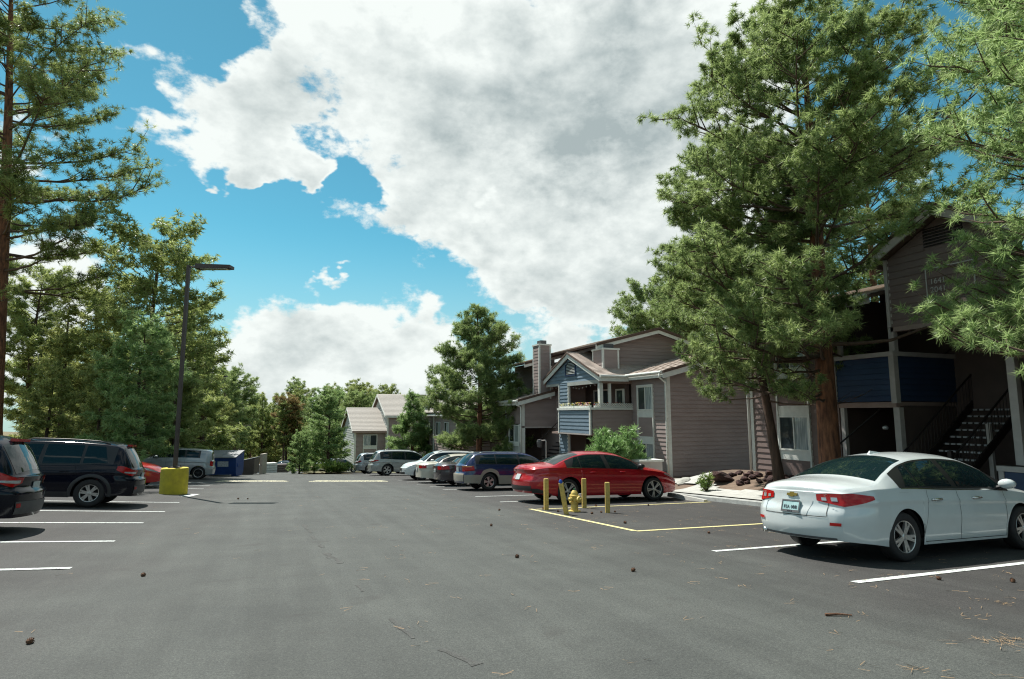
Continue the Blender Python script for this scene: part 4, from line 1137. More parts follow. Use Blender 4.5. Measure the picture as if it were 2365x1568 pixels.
def build_car(name, label, cat, C, m_body, place, wheel_style, rim=0.215, glass=None, parts=(), group='cars parked in the lot', wheel_scale=1.0, rim_m=None, near=True):
    """place = (x, y) of the tail's centre on the ground, heading angle from +X, scale"""
    glass = glass or M_CGLASS
    root = thing(name, label, cat, group=group)
    (px, py), head, sc = place
    hd = Vector((math.cos(head), math.sin(head), 0))
    n = ground_normal(px + hd.x * 2, py + hd.y * 2)
    X = (hd - n * hd.dot(n)).normalized(); Y = n.cross(X)
    z = float(base_z(px, py))
    root.matrix_world = Matrix(((X.x * sc, Y.x * sc, n.x * sc, px), (X.y * sc, Y.y * sc, n.y * sc, py), (X.z * sc, Y.z * sc, n.z * sc, z), (0, 0, 0, 1)))
    C.body(m_body, root)
    # floor and wheel wells
    MB().box(0.55, C.L - 0.5, -C.w * .62, C.w * .62, 0.24, 0.60).build('underbody', M_WELL, root)
    for xw in (C.xr, C.xf):
        for sgn in (-1, 1):
            Ra = C.R * C.arch + 0.015
            vs, fs = [], []
            for k in range(17):
                a = math.pi * k / 16
                for yy in (C.w * .60, C.w * .955): vs.append((xw + Ra * math.cos(a), sgn * yy, C.R + Ra * math.sin(a)))
            for k in range(16): fs.append((2 * k, 2 * k + 2, 2 * k + 3, 2 * k + 1))
            mesh_obj('wheel_well_liner', vs, fs, M_WELL, root)
    first = None
    for xw in (C.xr, C.xf):
        for sgn in (-1, 1):
            if first is None:
                we = empty('wheel', parent=root); wheel_mesh(we, C.R, rim, wheel_style, rim_m=rim_m); first = we
            else:
                we = copy_tree(first, root)
            we.location = (xw, sgn * (C.w - 0.125), C.R)
            we.rotation_euler = (0, random.uniform(0, 1.0), 0 if sgn > 0 else math.pi)
    return root

def side_glass(C, root, spans, x0, x1, v0=2.10, v1=2.90, trim=None, glass=None):
    for sd_ in (-1, 1):
        C.patch('window_trim', trim or M_BLACKP, root, x0, x1, v0 - .06, v1 + .06, 0.004, nx=40, side=sd_)
        for (a, b, a1, b1) in spans:
            C.patch('side_window', glass or M_CGLASS, root, a, b, v0, v1, 0.008, nx=16, side=sd_, xa1=a1, xb1=b1)
def seams(C, root, xs, m=None, handles=(), hz=0.82):
    for sd_ in (-1, 1):
        for (x0, x1) in xs:
            C.patch('door_seam', m or M_WELL, root, x0 - .0032, x0 + .0032, 0.12, 1.97, 0.0025, nx=2, nv=24, side=sd_, xa1=x1 - .0032, xb1=x1 + .0032)
        C.patch('sill_seam', m or M_WELL, root, xs[0][0], xs[-1][0], 0.10, 0.125, 0.0025, nx=40, nv=2, side=sd_)
        for hx in handles:
            p = C.S(hx, C.v_at(hx, hz))
            y = float(p[1]) + .012
            h = MB().tube([(hx - .11, y - .012, hz), (hx - .09, y + .018, hz + .004), (hx + .07, y + .018, hz + .004), (hx + .10, y - .012, hz)], [.012, .016, .016, .012], 8)
            if sd_ < 0: h.v = [(q[0], -q[1], q[2]) for q in h.v]
            h.build('door_handle', C.handle_m, root, smooth=True)
def mirrors(C, root, x, z, m):
    for sd_ in (-1, 1):
        y0 = float(C.S(x, 2.0)[1])
        mb = MB()
        vs, fs = [], []
        for i, (dx, sc) in enumerate(((-.06, .0), (-.06, .85), (0.0, 1.0), (.06, .85), (.11, .45), (.125, 0))):
            for k in range(12):
                a = 2 * math.pi * k / 12
                vs.append((x + dx, sd_ * (y0 + .13 + .11 * sc * math.cos(a)), z + .075 * sc * math.sin(a)))
        for i in range(5):
            for k in range(12): fs.append((i * 12 + k, i * 12 + (k + 1) % 12, i * 12 + 12 + (k + 1) % 12, i * 12 + 12 + k))
        mb.add(vs, fs)
        o = mb.build('wing_mirror', m, root, smooth=True)
        MB().tube([(x + .02, sd_ * (y0 - .02), z - .06), (x + .02, sd_ * (y0 + .08), z - .03)], .03, 6).build('mirror_stalk', M_BLACKP, root)
def tframe(x, y, z, sl):
    k = 1 / math.sqrt(1 + sl * sl)
    return Matrix(((0, sl * k, -k, x), (-1, 0, 0, y), (0, k, sl * k, z), (0, 0, 0, 1)))
def plate(C, root, end, z, m=M_PLATE, text=None, w=0.30, h=0.15, d=0.02):
    xe = 0.0 if end == 0 else C.L
    v = C.v_at(xe, z); p = C.cap(end, np.array(0.0), np.array(v))
    p2 = C.cap(end, np.array(0.0), np.array(C.v_at(xe, z + .06)))
    x = float(p[0]) - d if end == 0 else float(p[0]) + d
    sl = float(p2[0] - p[0]) / .06
    pl = mesh_obj('licence_plate', [(x - sl * h / 2, -w / 2, z - h / 2), (x - sl * h / 2, w / 2, z - h / 2), (x + sl * h / 2, w / 2, z + h / 2), (x + sl * h / 2, -w / 2, z + h / 2)] + [(x + .015 - sl * h / 2, -w / 2, z - h / 2), (x + .015 - sl * h / 2, w / 2, z - h / 2), (x + .015 + sl * h / 2, w / 2, z + h / 2), (x + .015 + sl * h / 2, -w / 2, z + h / 2)],
                  [(0, 3, 2, 1), (4, 5, 6, 7), (0, 1, 5, 4), (2, 3, 7, 6), (0, 4, 7, 3), (1, 2, 6, 5)], m, root)
    if text:
        # reads left to right seen from behind (car's left is on the viewer's left: +y)
        o = text_obj('plate_lettering', text, 0.066, M_INK, pl, tframe(x - .004 - sl * .035, 0, z - .033, sl), 0.001, 'CENTER')
        fr = MB()
        for (a, b, c, d_) in ((-w / 2 - .008, w / 2 + .008, -h / 2 - .008, -h / 2 + .022), (-w / 2 - .008, w / 2 + .008, h / 2 - .012, h / 2 + .008), (-w / 2 - .008, -w / 2 + .008, -h / 2 + .022, h / 2 - .012), (w / 2 - .008, w / 2 + .008, -h / 2 + .022, h / 2 - .012)):
            fr.add([(x - .006 + sl * c, a, z + c), (x - .006 + sl * c, b, z + c), (x - .006 + sl * d_, b, z + d_), (x - .006 + sl * d_, a, z + d_)], [(0, 3, 2, 1)])
        fr.build('plate_frame', M_GREYP, pl)
        text_obj('plate_lettering', 'HORNE', 0.026, M_INK, pl, tframe(x - .009 - sl * (h / 2), 0, z - h / 2 - .004, sl), 0.001, 'CENTER')
    return pl
def rails(C, root, x0, x1, m=M_BLACKP):
    for sd_ in (-1, 1):
        pts = []
        for x in np.linspace(x0, x1, 9):
            p = C.S(x, 3.12); e = 0.05 if x0 + .08 < x < x1 - .08 else 0.0
            pts.append((x, sd_ * float(p[1]), float(p[2]) + e))
        MB().tube(pts, 0.018, 6).build('roof_rail', m, root, smooth=True)
def arches(C, root, m, wid=0.07):
    for xw in (C.xr, C.xf):
        for sd_ in (-1, 1):
            vs, fs = [], []
            for k in range(25):
                a = math.pi * (k / 24) * 1.12 - 0.06 * math.pi
                for (rr, dd) in ((C.R * C.arch - .004, .004), (C.R * C.arch + wid, .012), (C.R * C.arch + wid + .01, 0)):
                    x = xw + rr * math.cos(a); z = max(C.R + rr * math.sin(a), .21)
                    y = float(C.S(x, C.v_at(x, z))[1]) + dd
                    vs.append((x, sd_ * y, z))
            for k in range(24):
                for q in range(2): fs.append((k * 3 + q, k * 3 + q + 1, k * 3 + q + 4, k * 3 + q + 3))
            mesh_obj('wheel_arch_trim', vs, fs, m, root, smooth=True)
        

LOWS = lambda L, s=.2: [(0, .29), (.35, s + .05), (.8, s), (L - .8, s), (L - .35, s + .02), (L, s + .07)]
# ---- near white sedan, tail towards the lane
P_WHITE = paint('pearl_white_paint', (0.54, 0.585, 0.58), 0.22)
W1 = Car(4.67, 0.895, [(0, .985), (.10, 1.045), (.32, 1.075), (.60, 1.105), (.95, 1.235), (1.35, 1.372), (1.75, 1.44), (2.2, 1.46), (2.7, 1.435), (3.05, 1.335), (3.62, 1.055), (3.8, .99), (4.2, .92), (4.5, .82), (4.67, .66)],
         [(0, .90), (.5, .955), (1, .955), (2, .925), (3, .90), (3.6, .87), (4.2, .80), (4.67, .62)], LOWS(4.67, .2), 1.03, 3.73, .325,
         rear=((.2, .04), (.45, -.03), (.62, -.02), (.75, .035), (.9, .05), (1.0, .02), (1.06, .02), (1.5, .02)), capR=.07, bowR=.14)
W1.handle_m = M_CHROME
r = build_car('parked_car', 'white sedan parked nearest the camera, its tail lamps and plate facing the lane', 'car', W1, P_WHITE, ((6.98, 6.70), 0.02, 1.0), spokes(5, .042, .036, .16), rim=.218)
side_glass(W1, r, [(1.12, 1.42, 1.30, 1.42), (1.45, 2.17, 1.45, 2.14), (2.29, 3.42, 2.26, 3.2)], 0.98, 3.52)
W1.screen('windscreen', M_CGLASS, r, 2.92, 3.62); W1.screen('rear_window', M_CGLASS, r, .70, 1.50)
for s_ in (-1, 1): W1.patch('window_chrome', M_CHROME, r, 1.0, 3.5, 1.995, 2.03, .007, nx=40, nv=2, side=s_)
seams(W1, r, [(1.38, 1.55), (2.22, 2.22), (3.32, 3.36)], handles=(1.72, 2.62), hz=.80)
mirrors(W1, r, 3.22, .99, P_WHITE)
for s_ in (-1, 1):
    W1.lamp('tail_lamp', M_RED, r, 0, .54, .36, .80, .885, .83, .87, s_, z0e=.735, z1e=.918)
    W1.capgrid('reverse_lamp', M_LAMP, r, 0, *sorted((s_ * .64, s_ * .73)), .805, .845, d=.016)
    W1.capgrid('reverse_lamp', M_LAMP, r, 0, *sorted((s_ * .81, s_ * .92)), .80, .85, d=.018)
    W1.capgrid('bumper_reflector', M_RED, r, 0, *sorted((s_ * .80, s_ * .99)), .485, .525, d=.012)
    W1.lamp('headlight', M_LAMP, r, 1, .55, .40, .60, .70, .70, .76, s_)
    W1.capgrid('trunk_seam', M_WELL, r, 0, *sorted((s_ * .735, s_ * .745)), .60, .93, d=.005)
W1.capgrid('plate_recess', mat('recess_white', (.50, .53, .52), .3, var=.05, coat=.6), r, 0, -.36, .36, .60, .80, d=.004, u0b=-.46, u1b=.46)
W1.capgrid('bumper_seam', M_WELL, r, 0, -.74, .74, .590, .598, d=.005)
W1.capgrid('lower_valance', M_GREYP, r, 0, -.9, .9, .295, .325, d=.006)
plate(W1, r, 0, .705, text='FSA 0BB')
xe = float(W1.cap(0, np.array(0.), np.array(W1.v_at(0., .865)))[0])
em = MB().prism([(-.085, .845), (-.03, .845), (-.022, .83), (.03, .83), (.036, .845), (.085, .848), (.075, .88), (.03, .88), (.022, .897), (-.03, .897), (-.036, .882), (-.095, .879)], 'x', xe - .02, xe + .02).build('maker_emblem', M_GOLD, r)
for s_, t_ in ((.42, 'LT'),):
    pass
text_obj('trim_lettering', 'LT', .045, M_CHROME, r, Matrix(((0, 0, -1, xe + .035), (-1, 0, 0, -.50), (0, 1, 0, .858), (0, 0, 0, 1))), .002)
text_obj('trim_lettering', 'CRUZE', .03, M_CHROME, r, Matrix(((0, 0, -1, xe + .03), (-1, 0, 0, .60), (0, 1, 0, .865), (0, 0, 0, 1))), .002)
MB().add([(1.62, -.02, 1.425), (1.62, .02, 1.425), (1.88, .02, 1.45), (1.88, -.02, 1.45), (1.66, -.006, 1.475), (1.66, .006, 1.475)], [(0, 3, 5, 4) if False else (0, 4, 5, 1), (0, 3, 4), (1, 5, 2), (3, 2, 5, 4)]).build('roof_antenna', P_WHITE, r)
MB().tube([(.02, .62, .31), (.2, .62, .30)], .035, 10).build('exhaust_tip', M_CHROME, r, smooth=True)
W1.patch('fuel_flap_seam', mat('flap_seam', (.3, .32, .31), .4, var=.05), r, .93, 1.14, 1.615, 1.635, .003, nx=8, nv=2, side=-1)

# ---- red sedan
P_RED = paint('red_paint', (0.40, 0.008, 0.016), 0.22, 0.15)
S1 = Car(4.90, 0.925, [(0, .99), (.08, 1.05), (.35, 1.085), (.60, 1.105), (1.0, 1.24), (1.45, 1.375), (1.9, 1.435), (2.35, 1.44), (2.8, 1.40), (3.2, 1.28), (3.72, 1.045), (3.95, .985), (4.4, .91), (4.72, .80), (4.90, .64)],
         [(0, .92), (.5, .975), (1, .965), (2, .93), (3, .905), (3.7, .88), (4.4, .80), (4.90, .60)], LOWS(4.9, .2), 1.10, 3.925, .338,
         rear=((.2, .06), (.45, -.02), (.6, -.02), (.8, .06), (1.0, .02), (1.1, .0), (1.5, .0)), capR=.06, crease=.024)
S1.handle_m = P_RED
r = build_car('parked_car', 'bright red sedan parked behind the yellow fire hydrant', 'car', S1, P_RED, ((6.95, 17.02), 0.0, 1.05), spokes(5, .018, .034, .13), rim=.25)
side_glass(S1, r, [(1.18, 1.48, 1.35, 1.48), (1.51, 2.32, 1.51, 2.27), (2.46, 3.55, 2.40, 3.3)], 1.02, 3.64)
S1.screen('windscreen', M_CGLASS, r, 3.0, 3.72); S1.screen('rear_window', M_CGLASS, r, .68, 1.56)
for s_ in (-1, 1): S1.patch('window_chrome', M_CHROME, r, 1.02, 1.5, 2.0, 2.05, .010, nx=10, nv=2, side=s_)
seams(S1, r, [(1.42, 1.62), (2.38, 2.38), (3.52, 3.58)], handles=(1.88, 2.86), hz=.835)
mirrors(S1, r, 3.40, 1.0, M_BLACKP)
for s_ in (-1, 1):
    S1.lamp('tail_lamp', M_RED, r, 0, .45, .42, .86, .935, .86, .90, s_, z0e=.80, z1e=.95)
    S1.lamp('headlight', M_LAMP, r, 1, .55, .50, .60, .68, .76, .80, s_)
S1.capgrid('boot_panel', M_LAMP, r, 0, .40, .62, .87, .93, d=.02); S1.capgrid('bumper_valance', M_BLACKP, r, 0, -1, 1, .345, .48, d=.008)
for s_ in (-1, 1): S1.patch('bumper_valance', M_BLACKP, r, 0.0, .55, 0.05, .42, .008, side=s_, xb1=.15)
plate(S1, r, 0, .72, m=mat('pale_plate', (.45, .5, .5), .5, var=.15, scale=20))
S1.capgrid('front_grille', M_BLACKP, r, 1, -.45, .45, .36, .62, d=.01)

# ---- blue and tan wagon
P_BLUE = paint('navy_blue_paint', (0.008, 0.018, 0.085), 0.25, 0.0)
M_TANP = mat('tan_lower_paint', (0.31, 0.285, 0.235), 0.4, var=.05, coat=.6)
G1 = Car(4.72, 0.87, [(0, .98), (.04, 1.03), (.12, 1.13), (.32, 1.34), (.48, 1.44), (.8, 1.485), (1.6, 1.51), (2.4, 1.50), (2.85, 1.43), (3.1, 1.34), (3.65, 1.03), (3.85, .98), (4.3, .91), (4.6, .80), (4.72, .66)],
         [(0, .95), (.5, 1.0), (1, .99), (2, .965), (3, .93), (3.7, .89), (4.3, .82), (4.72, .62)], LOWS(4.72, .24), 1.02, 3.67, .335, rear=((.2, 0), (.6, -.03), (.75, .04), (1.1, 0), (1.5, 0)), roofw=.66, bowR=.08)
G1.handle_m = P_BLUE
r = build_car('parked_car', 'dark blue station wagon with tan lower panels, beside the red sedan', 'car', G1, P_BLUE, ((6.98, 23.6), 0.0, 1.0), spokes(5, .03, .05, .15), rim=.21)
side_glass(G1, r, [(.55, 1.28, .68, 1.28), (1.33, 2.28, 1.33, 2.25), (2.36, 3.45, 2.33, 3.2)], .42, 3.55)
G1.screen('windscreen', M_CGLASS, r, 2.95, 3.62); G1.screen('rear_window', M_CGLASS, r, .06, .44, 3.1)
seams(G1, r, [(1.3, 1.36), (2.32, 2.32), (3.42, 3.46)], handles=(1.7, 2.7), hz=.85)
for s_ in (-1, 1):
    G1.patch('lower_panel', M_TANP, r, 0.0, 4.7, 0.0, .92, .006, nx=110, nv=8, side=s_)
    G1.lamp('tail_lamp', M_RED, r, 0, .70, .32, .74, .93, .78, .95, s_, d=.014)
    G1.lamp('tail_lamp_amber', M_AMBER, r, 0, .80, .24, .90, .95, .91, .95, s_, d=.018)
    G1.lamp('headlight', M_LAMP, r, 1, .6, .4, .6, .72, .68, .76, s_)
G1.capgrid('bumper', M_TANP, r, 0, -1, 1, .36, .66, d=.02); plate(G1, r, 0, .80, m=MATS['pale_plate'])
rails(G1, r, .6, 2.5, M_CHROME); mirrors(G1, r, 3.3, 1.0, P_BLUE)

# ---- generic sedan for the half-hidden ones
def sedan_shape(L=4.6, H=1.43, w=.87):
    k = H / 1.44; q = L / 4.6
    return Car(L, w, [(x * q, z * k) for x, z in [(0, .93), (.08, 1.0), (.4, 1.05), (.72, 1.06), (1.05, 1.24), (1.4, 1.37), (1.8, 1.43), (2.3, 1.44), (2.65, 1.40), (2.95, 1.29), (3.45, 1.03), (3.7, .97), (4.2, .90), (4.45, .80), (4.6, .66)]],
               [(x * q, z * k) for x, z in [(0, .88), (.5, .93), (1, .94), (2, .92), (3, .90), (3.5, .87), (4.2, .79), (4.6, .62)]], LOWS(L, .2), 1.0 * q, 3.65 * q, .315)
def dress_sedan(C, r, plate_end=0, mcol=None):
    q = C.L / 4.6
    side_glass(C, r, [(1.12 * q, 1.95 * q, 1.3 * q, 1.95 * q), (2.05 * q, 3.25 * q, 2.05 * q, 2.95 * q)], .98 * q, 3.36 * q)
    C.screen('windscreen', M_CGLASS, r, 2.75 * q, 3.44 * q); C.screen('rear_window', M_CGLASS, r, .78 * q, 1.45 * q)
    seams(C, r, [(1.35 * q, 1.5 * q), (2.0 * q, 2.0 * q), (3.15 * q, 3.2 * q)], handles=(1.7 * q, 2.5 * q), hz=.80)
    mirrors(C, r, 3.05 * q, .97, mcol)
    plate(C, r, 0, .68, m=MATS['pale_plate'])
P_CHAR = paint('charcoal_paint', (0.045, 0.036, 0.042), 0.25, .2)
S2 = sedan_shape(4.6, 1.43); S2.handle_m = P_CHAR
r = build_car('parked_car', 'charcoal sedan with large red tail lamps beside the blue wagon', 'car', S2, P_CHAR, ((6.95, 27.0), 0.0, 1.0), spokes(7, .03, .045), rim=.20); dress_sedan(S2, r, mcol=P_CHAR)
for s_ in (-1, 1): S2.lamp('tail_lamp', M_RED, r, 0, .55, .3, .72, .88, .74, .88, s_, d=.014)
S2.capgrid('bumper_chrome', M_CHROME, r, 0, -1, 1, .655, .675, d=.03)
P_CREAM = paint('cream_paint', (0.52, 0.50, 0.42), 0.3)
S3 = sedan_shape(4.75, 1.42); S3.handle_m = P_CREAM
r = build_car('parked_car', 'cream white sedan between the charcoal sedan and the white crossover', 'car', S3, P_CREAM, ((6.75, 29.8), 0.0, 1.0), spokes(9, .02, .03), rim=.20); dress_sedan(S3, r, mcol=P_CREAM)
for s_ in (-1, 1): S3.lamp('tail_lamp', M_RED, r, 0, .50, .16, .72, .88, .72, .87, s_, d=.014)

# ---- crossovers
def suv_shape(L=4.62, H=1.71, w=.905, R=.355, k2=1.0):
    k = H / 1.71; q = L / 4.62
    return Car(L, w, [(x * q, z * k) for x, z in [(0, .99), (.04, 1.05), (.10, 1.16), (.26, 1.42), (.38, 1.57), (.60, 1.655), (1.0, 1.69), (1.7, 1.71), (2.4, 1.695), (2.85, 1.62), (3.1, 1.52), (3.6, 1.15), (3.8, 1.08), (4.2, 1.01), (4.5, .88), (4.62, .72)]],
               [(x * q, z * k) for x, z in [(0, .96), (.3, 1.06), (.8, 1.06), (1.5, 1.02), (2.5, .99), (3.5, .96), (4.2, .89), (4.62, .68)]], LOWS(L, .25), .98 * q, 3.65 * q, R, roofw=.68, bowR=.10,
               rear=((.2, .03), (.5, -.02), (.7, -.02), (.8, .06), (1.1, .02), (1.6, 0)), drop=.10)
def dress_suv(C, r, trim, mcol, cl=M_BLACKP, clad=True):
    q = C.L / 4.62
    side_glass(C, r, [(.62 * q, 1.20 * q, .78 * q, 1.20 * q), (1.27 * q, 2.10 * q, 1.27 * q, 2.08 * q), (2.20 * q, 3.36 * q, 2.17 * q, 3.02 * q)], .48 * q, 3.46 * q)
    C.screen('windscreen', M_CGLASS, r, 2.92 * q, 3.6 * q); C.screen('rear_window', M_CGLASS, r, .055 * q, .36 * q, 3.1)
    seams(C, r, [(1.28 * q, 1.34 * q), (2.15 * q, 2.15 * q), (3.26 * q, 3.30 * q)], handles=(1.6 * q, 2.45 * q), hz=.88)
    mirrors(C, r, 3.12 * q, 1.06, mcol); rails(C, r, .75 * q, 2.7 * q, cl)
    if clad:
        arches(C, r, M_BLACKP)
        for s_ in (-1, 1): C.patch('sill_cladding', M_BLACKP, r, C.xr + C.R * 1.16, C.xf - C.R * 1.16, 0.0, .36, .007, nx=24, nv=4, side=s_)
    plate(C, r, 0, .80, m=MATS['pale_plate'])
P_NAVY = mat('black_navy_paint', (0.004, 0.005, 0.011), 0.12, 0.0, var=.05, scale=2, spec=.3)
hL = math.atan2(HL.y, HL.x)
def left_place(px, py, back, yoff):
    """tail position so that the near rear wheel stands at (px, py)"""
    n = Vector((-HL.y, HL.x))           # the car's left side
    return Vector((px, py)) - HL * back - n * yoff
for (nm, wp, lab) in (('fore', (-4.41, 19.64), 'black crossover with silver wheels parked nose to the trees, next to the yellow lamp base'), ('near', None, 'dark navy crossover cut by the frame edge, only its tail and red lamp showing')):
    C2 = suv_shape(); C2.handle_m = P_NAVY
    tail = Vector((-3.32, 19.40)) if wp else Vector((-3.98, 13.45))
    r = build_car('parked_car', lab, 'car', C2, P_NAVY, ((tail.x, tail.y), hL, 1.0), spokes(6, .05, .035, .14), rim=.22)
    dress_suv(C2, r, M_BLACKP, P_NAVY)
    for s_ in (-1, 1):
        C2.lamp('tail_lamp', M_RED, r, 0, .74, .36, .86, 1.03, .95, 1.05, s_, d=.016, z0e=.80, z1e=1.06)
        C2.lamp('reverse_lamp', M_LAMP, r, 0, .84, .16, .86, .91, .88, .91, s_, d=.024)
        C2.capgrid('bumper_reflector', M_RED, r, 0, *sorted((s_ * .84, s_ * .985)), .46, .53, d=.02)
        C2.lamp('headlight', M_LAMP, r, 1, .6, .4, .68, .80, .8, .86, s_)
    C2.capgrid('bumper_cladding', M_GREYP, r, 0, -1, 1, .35, .56, d=.012)
    C2.capgrid('high_brake_lamp', M_RED, r, 0, -.1, .1, .9, .905)
    p = C2.S(.40, 3.9); MB().box(.30, .42, -.28, .28, float(p[2]) - .02, float(p[2]) + .03).build('spoiler_lamp', M_RED, r)
P_WH2 = paint('white_paint', (0.58, 0.61, 0.60), 0.25)
C3 = suv_shape(4.6, 1.62, .90, .35); C3.handle_m = P_WH2
r = build_car('parked_car', 'white crossover parked nose out, its bonnet towards the lane', 'car', C3, P_WH2, ((11.3, 33.6), math.pi, 1.0), spokes(5, .05, .06), rim=.23); dress_suv(C3, r, M_BLACKP, P_WH2)
for s_ in (-1, 1): C3.lamp('headlight', M_LAMP, r, 1, .5, .4, .70, .82, .80, .88, s_); C3.lamp('tail_lamp', M_RED, r, 0, .7, .3, .85, 1.0, .9, 1.0, s_)
C3.capgrid('front_grille', M_BLACKP, r, 1, -.42, .42, .52, .72, d=.012); C3.capgrid('front_valance', M_BLACKP, r, 1, -.9, .9, .33, .44, d=.012)
P_SIL = paint('silver_green_paint', (0.36, 0.38, 0.37), 0.28, .35)
C4 = suv_shape(4.9, 1.75, .97, .38); C4.handle_m = P_SIL
r = build_car('parked_car', 'silver crossover with dark five-spoke wheels beyond the white crossover', 'car', C4, P_SIL, ((6.35, 43.2), 0.02, 1.02), spokes(5, .03, .05, .16), rim=.26); dress_suv(C4, r, M_BLACKP, P_SIL, P_SIL, clad=False)
for s_ in (-1, 1): C4.lamp('tail_lamp', M_RED, r, 0, .62, .36, .92, 1.03, .98, 1.06, s_, d=.016)
P_SIL2 = paint('pale_silver_paint', (0.40, 0.42, 0.44), 0.28, .35)
C5 = suv_shape(4.95, 1.72, .96, .37); C5.handle_m = P_SIL2
r = build_car('parked_car', 'pale silver crossover farthest along the right-hand row, before the far block', 'car', C5, P_SIL2, ((6.5, 52.6), 0.05, 1.02), spokes(5, .06, .08), rim=.24); dress_suv(C5, r, M_BLACKP, P_SIL2, P_SIL2, clad=False)
for s_ in (-1, 1): C5.lamp('tail_lamp', M_RED, r, 0, .62, .30, .90, 1.05, .95, 1.05, s_, d=.016)

# ---- boxy silver wagon and red hatchback on the left
P_SIL3 = paint('grey_silver_paint', (0.33, 0.35, 0.36), 0.3, .3)
X1 = Car(4.25, .88, [(0, 1.0), (.03, 1.1), (.07, 1.28), (.13, 1.48), (.22, 1.58), (.5, 1.62), (1.5, 1.645), (2.2, 1.63), (2.5, 1.58), (2.7, 1.49), (3.12, 1.14), (3.3, 1.07), (3.8, 1.0), (4.1, .88), (4.25, .72)],
         [(0, .98), (.4, 1.12), (1, 1.12), (2, 1.09), (3, 1.04), (3.6, .95), (4.25, .70)], LOWS(4.25, .2), .68, 3.28, .335, roofw=.76, bowR=.06, crease=.012, rear=((.2, 0), (.6, -.03), (.8, .04), (1.6, 0)))
X1.handle_m = P_SIL3
tl = Vector((-2.98, 38.0))
r = build_car('parked_car', 'boxy silver wagon parked nose to the trees in front of the blue dumpster', 'car', X1, P_SIL3, ((tl.x, tl.y), hL, 1.0), spokes(10, .012, .018), rim=.22, rim_m=M_BLACKP)
side_glass(X1, r, [(.75, 1.35, .75, 1.35), (1.45, 2.25, 1.45, 2.2), (2.35, 2.9, 2.3, 2.62)], .66, 3.0)
X1.screen('windscreen', M_CGLASS, r, 2.6, 3.1); X1.screen('rear_window', M_CGLASS, r, .03, .15, 3.1)
mirrors(X1, r, 2.75, 1.12, P_SIL3); seams(X1, r, [(1.4, 1.4), (2.3, 2.3), (3.0, 3.02)], handles=(1.7, 2.55), hz=.92)
for s_ in (-1, 1): X1.lamp('tail_lamp', M_RED, r, 0, .82, .10, .72, 1.0, .74, .98, s_, d=.016)
for we in [c for c in r.children if c.name.startswith('wheel') and c.type == 'EMPTY']:
    MB().lathe([(.222, .088), (.232, .10), (.215, .10), (.205, .09)], 28, axis='y').build('rim_lip', M_ALLOY, we, smooth=True)
P_RED2 = paint('orange_red_paint', (0.42, 0.02, 0.018), 0.22, .1)
H1 = Car(4.36, .91, [(0, 1.0), (.04, 1.08), (.12, 1.2), (.35, 1.38), (.7, 1.45), (1.4, 1.48), (2.1, 1.46), (2.5, 1.37), (3.2, 1.06), (3.5, .99), (3.95, .9), (4.2, .80), (4.36, .66)],
         [(0, .94), (.5, 1.0), (1.5, .96), (2.5, .93), (3.2, .90), (3.9, .80), (4.36, .62)], LOWS(4.36, .19), .85, 3.5, .325, roofw=.64)
H1.handle_m = P_RED2
r = build_car('parked_car', 'orange red hatchback parked nose out between black crossover and yellow lamp base', 'car', H1, P_RED2, ((-8.4, 28.55), 0.0, 1.0), spokes(5, .05, .05), rim=.21)
side_glass(H1, r, [(.7, 1.3, .8, 1.3), (1.36, 2.0, 1.36, 2.0), (2.08, 3.0, 2.05, 2.75)], .6, 3.1)
H1.screen('windscreen', M_CGLASS, r, 2.45, 3.2); H1.screen('rear_window', M_CGLASS, r, .06, .4, 3.1); mirrors(H1, r, 2.85, .98, P_RED2)
for s_ in (-1, 1):
    H1.lamp('headlight', M_LAMP, r, 1, .55, .50, .60, .70, .72, .78, s_, d=.012); H1.capgrid('fog_lamp_surround', M_BLACKP, r, 1, *sorted((s_ * .6, s_ * .92)), .36, .46, d=.014)
    H1.capgrid('fog_lamp', M_LAMP, r, 1, *sorted((s_ * .7, s_ * .82)), .385, .44, d=.022)
H1.capgrid('front_grille', M_BLACKP, r, 1, -.5, .5, .33, .52, d=.012)

# two cars half hidden far off behind the island pines
for (tx, ty, hd, pm, lab) in ((4.3, 62.6, 0.5, P_WH2, 'distant white car showing between the island pine trunks'), (1.2, 84.0, 1.3, P_BLUE, 'tiny dark blue car far down the road under the pines')):
    C6 = sedan_shape(4.5, 1.45); C6.handle_m = pm
    r = build_car('parked_car', lab, 'car', C6, pm, ((tx, ty), hd, 1.0), spokes(5, .05, .06), rim=.2)
    side_glass(C6, r, [(1.1, 1.95, 1.3, 1.95), (2.05, 3.2, 2.05, 2.9)], .96, 3.3); C6.screen('windscreen', M_CGLASS, r, 2.7, 3.4); C6.screen('rear_window', M_CGLASS, r, .76, 1.42)
    for s_ in (-1, 1): C6.lamp('tail_lamp', M_RED, r, 0, .55, .3, .72, .88, .74, .88, s_)
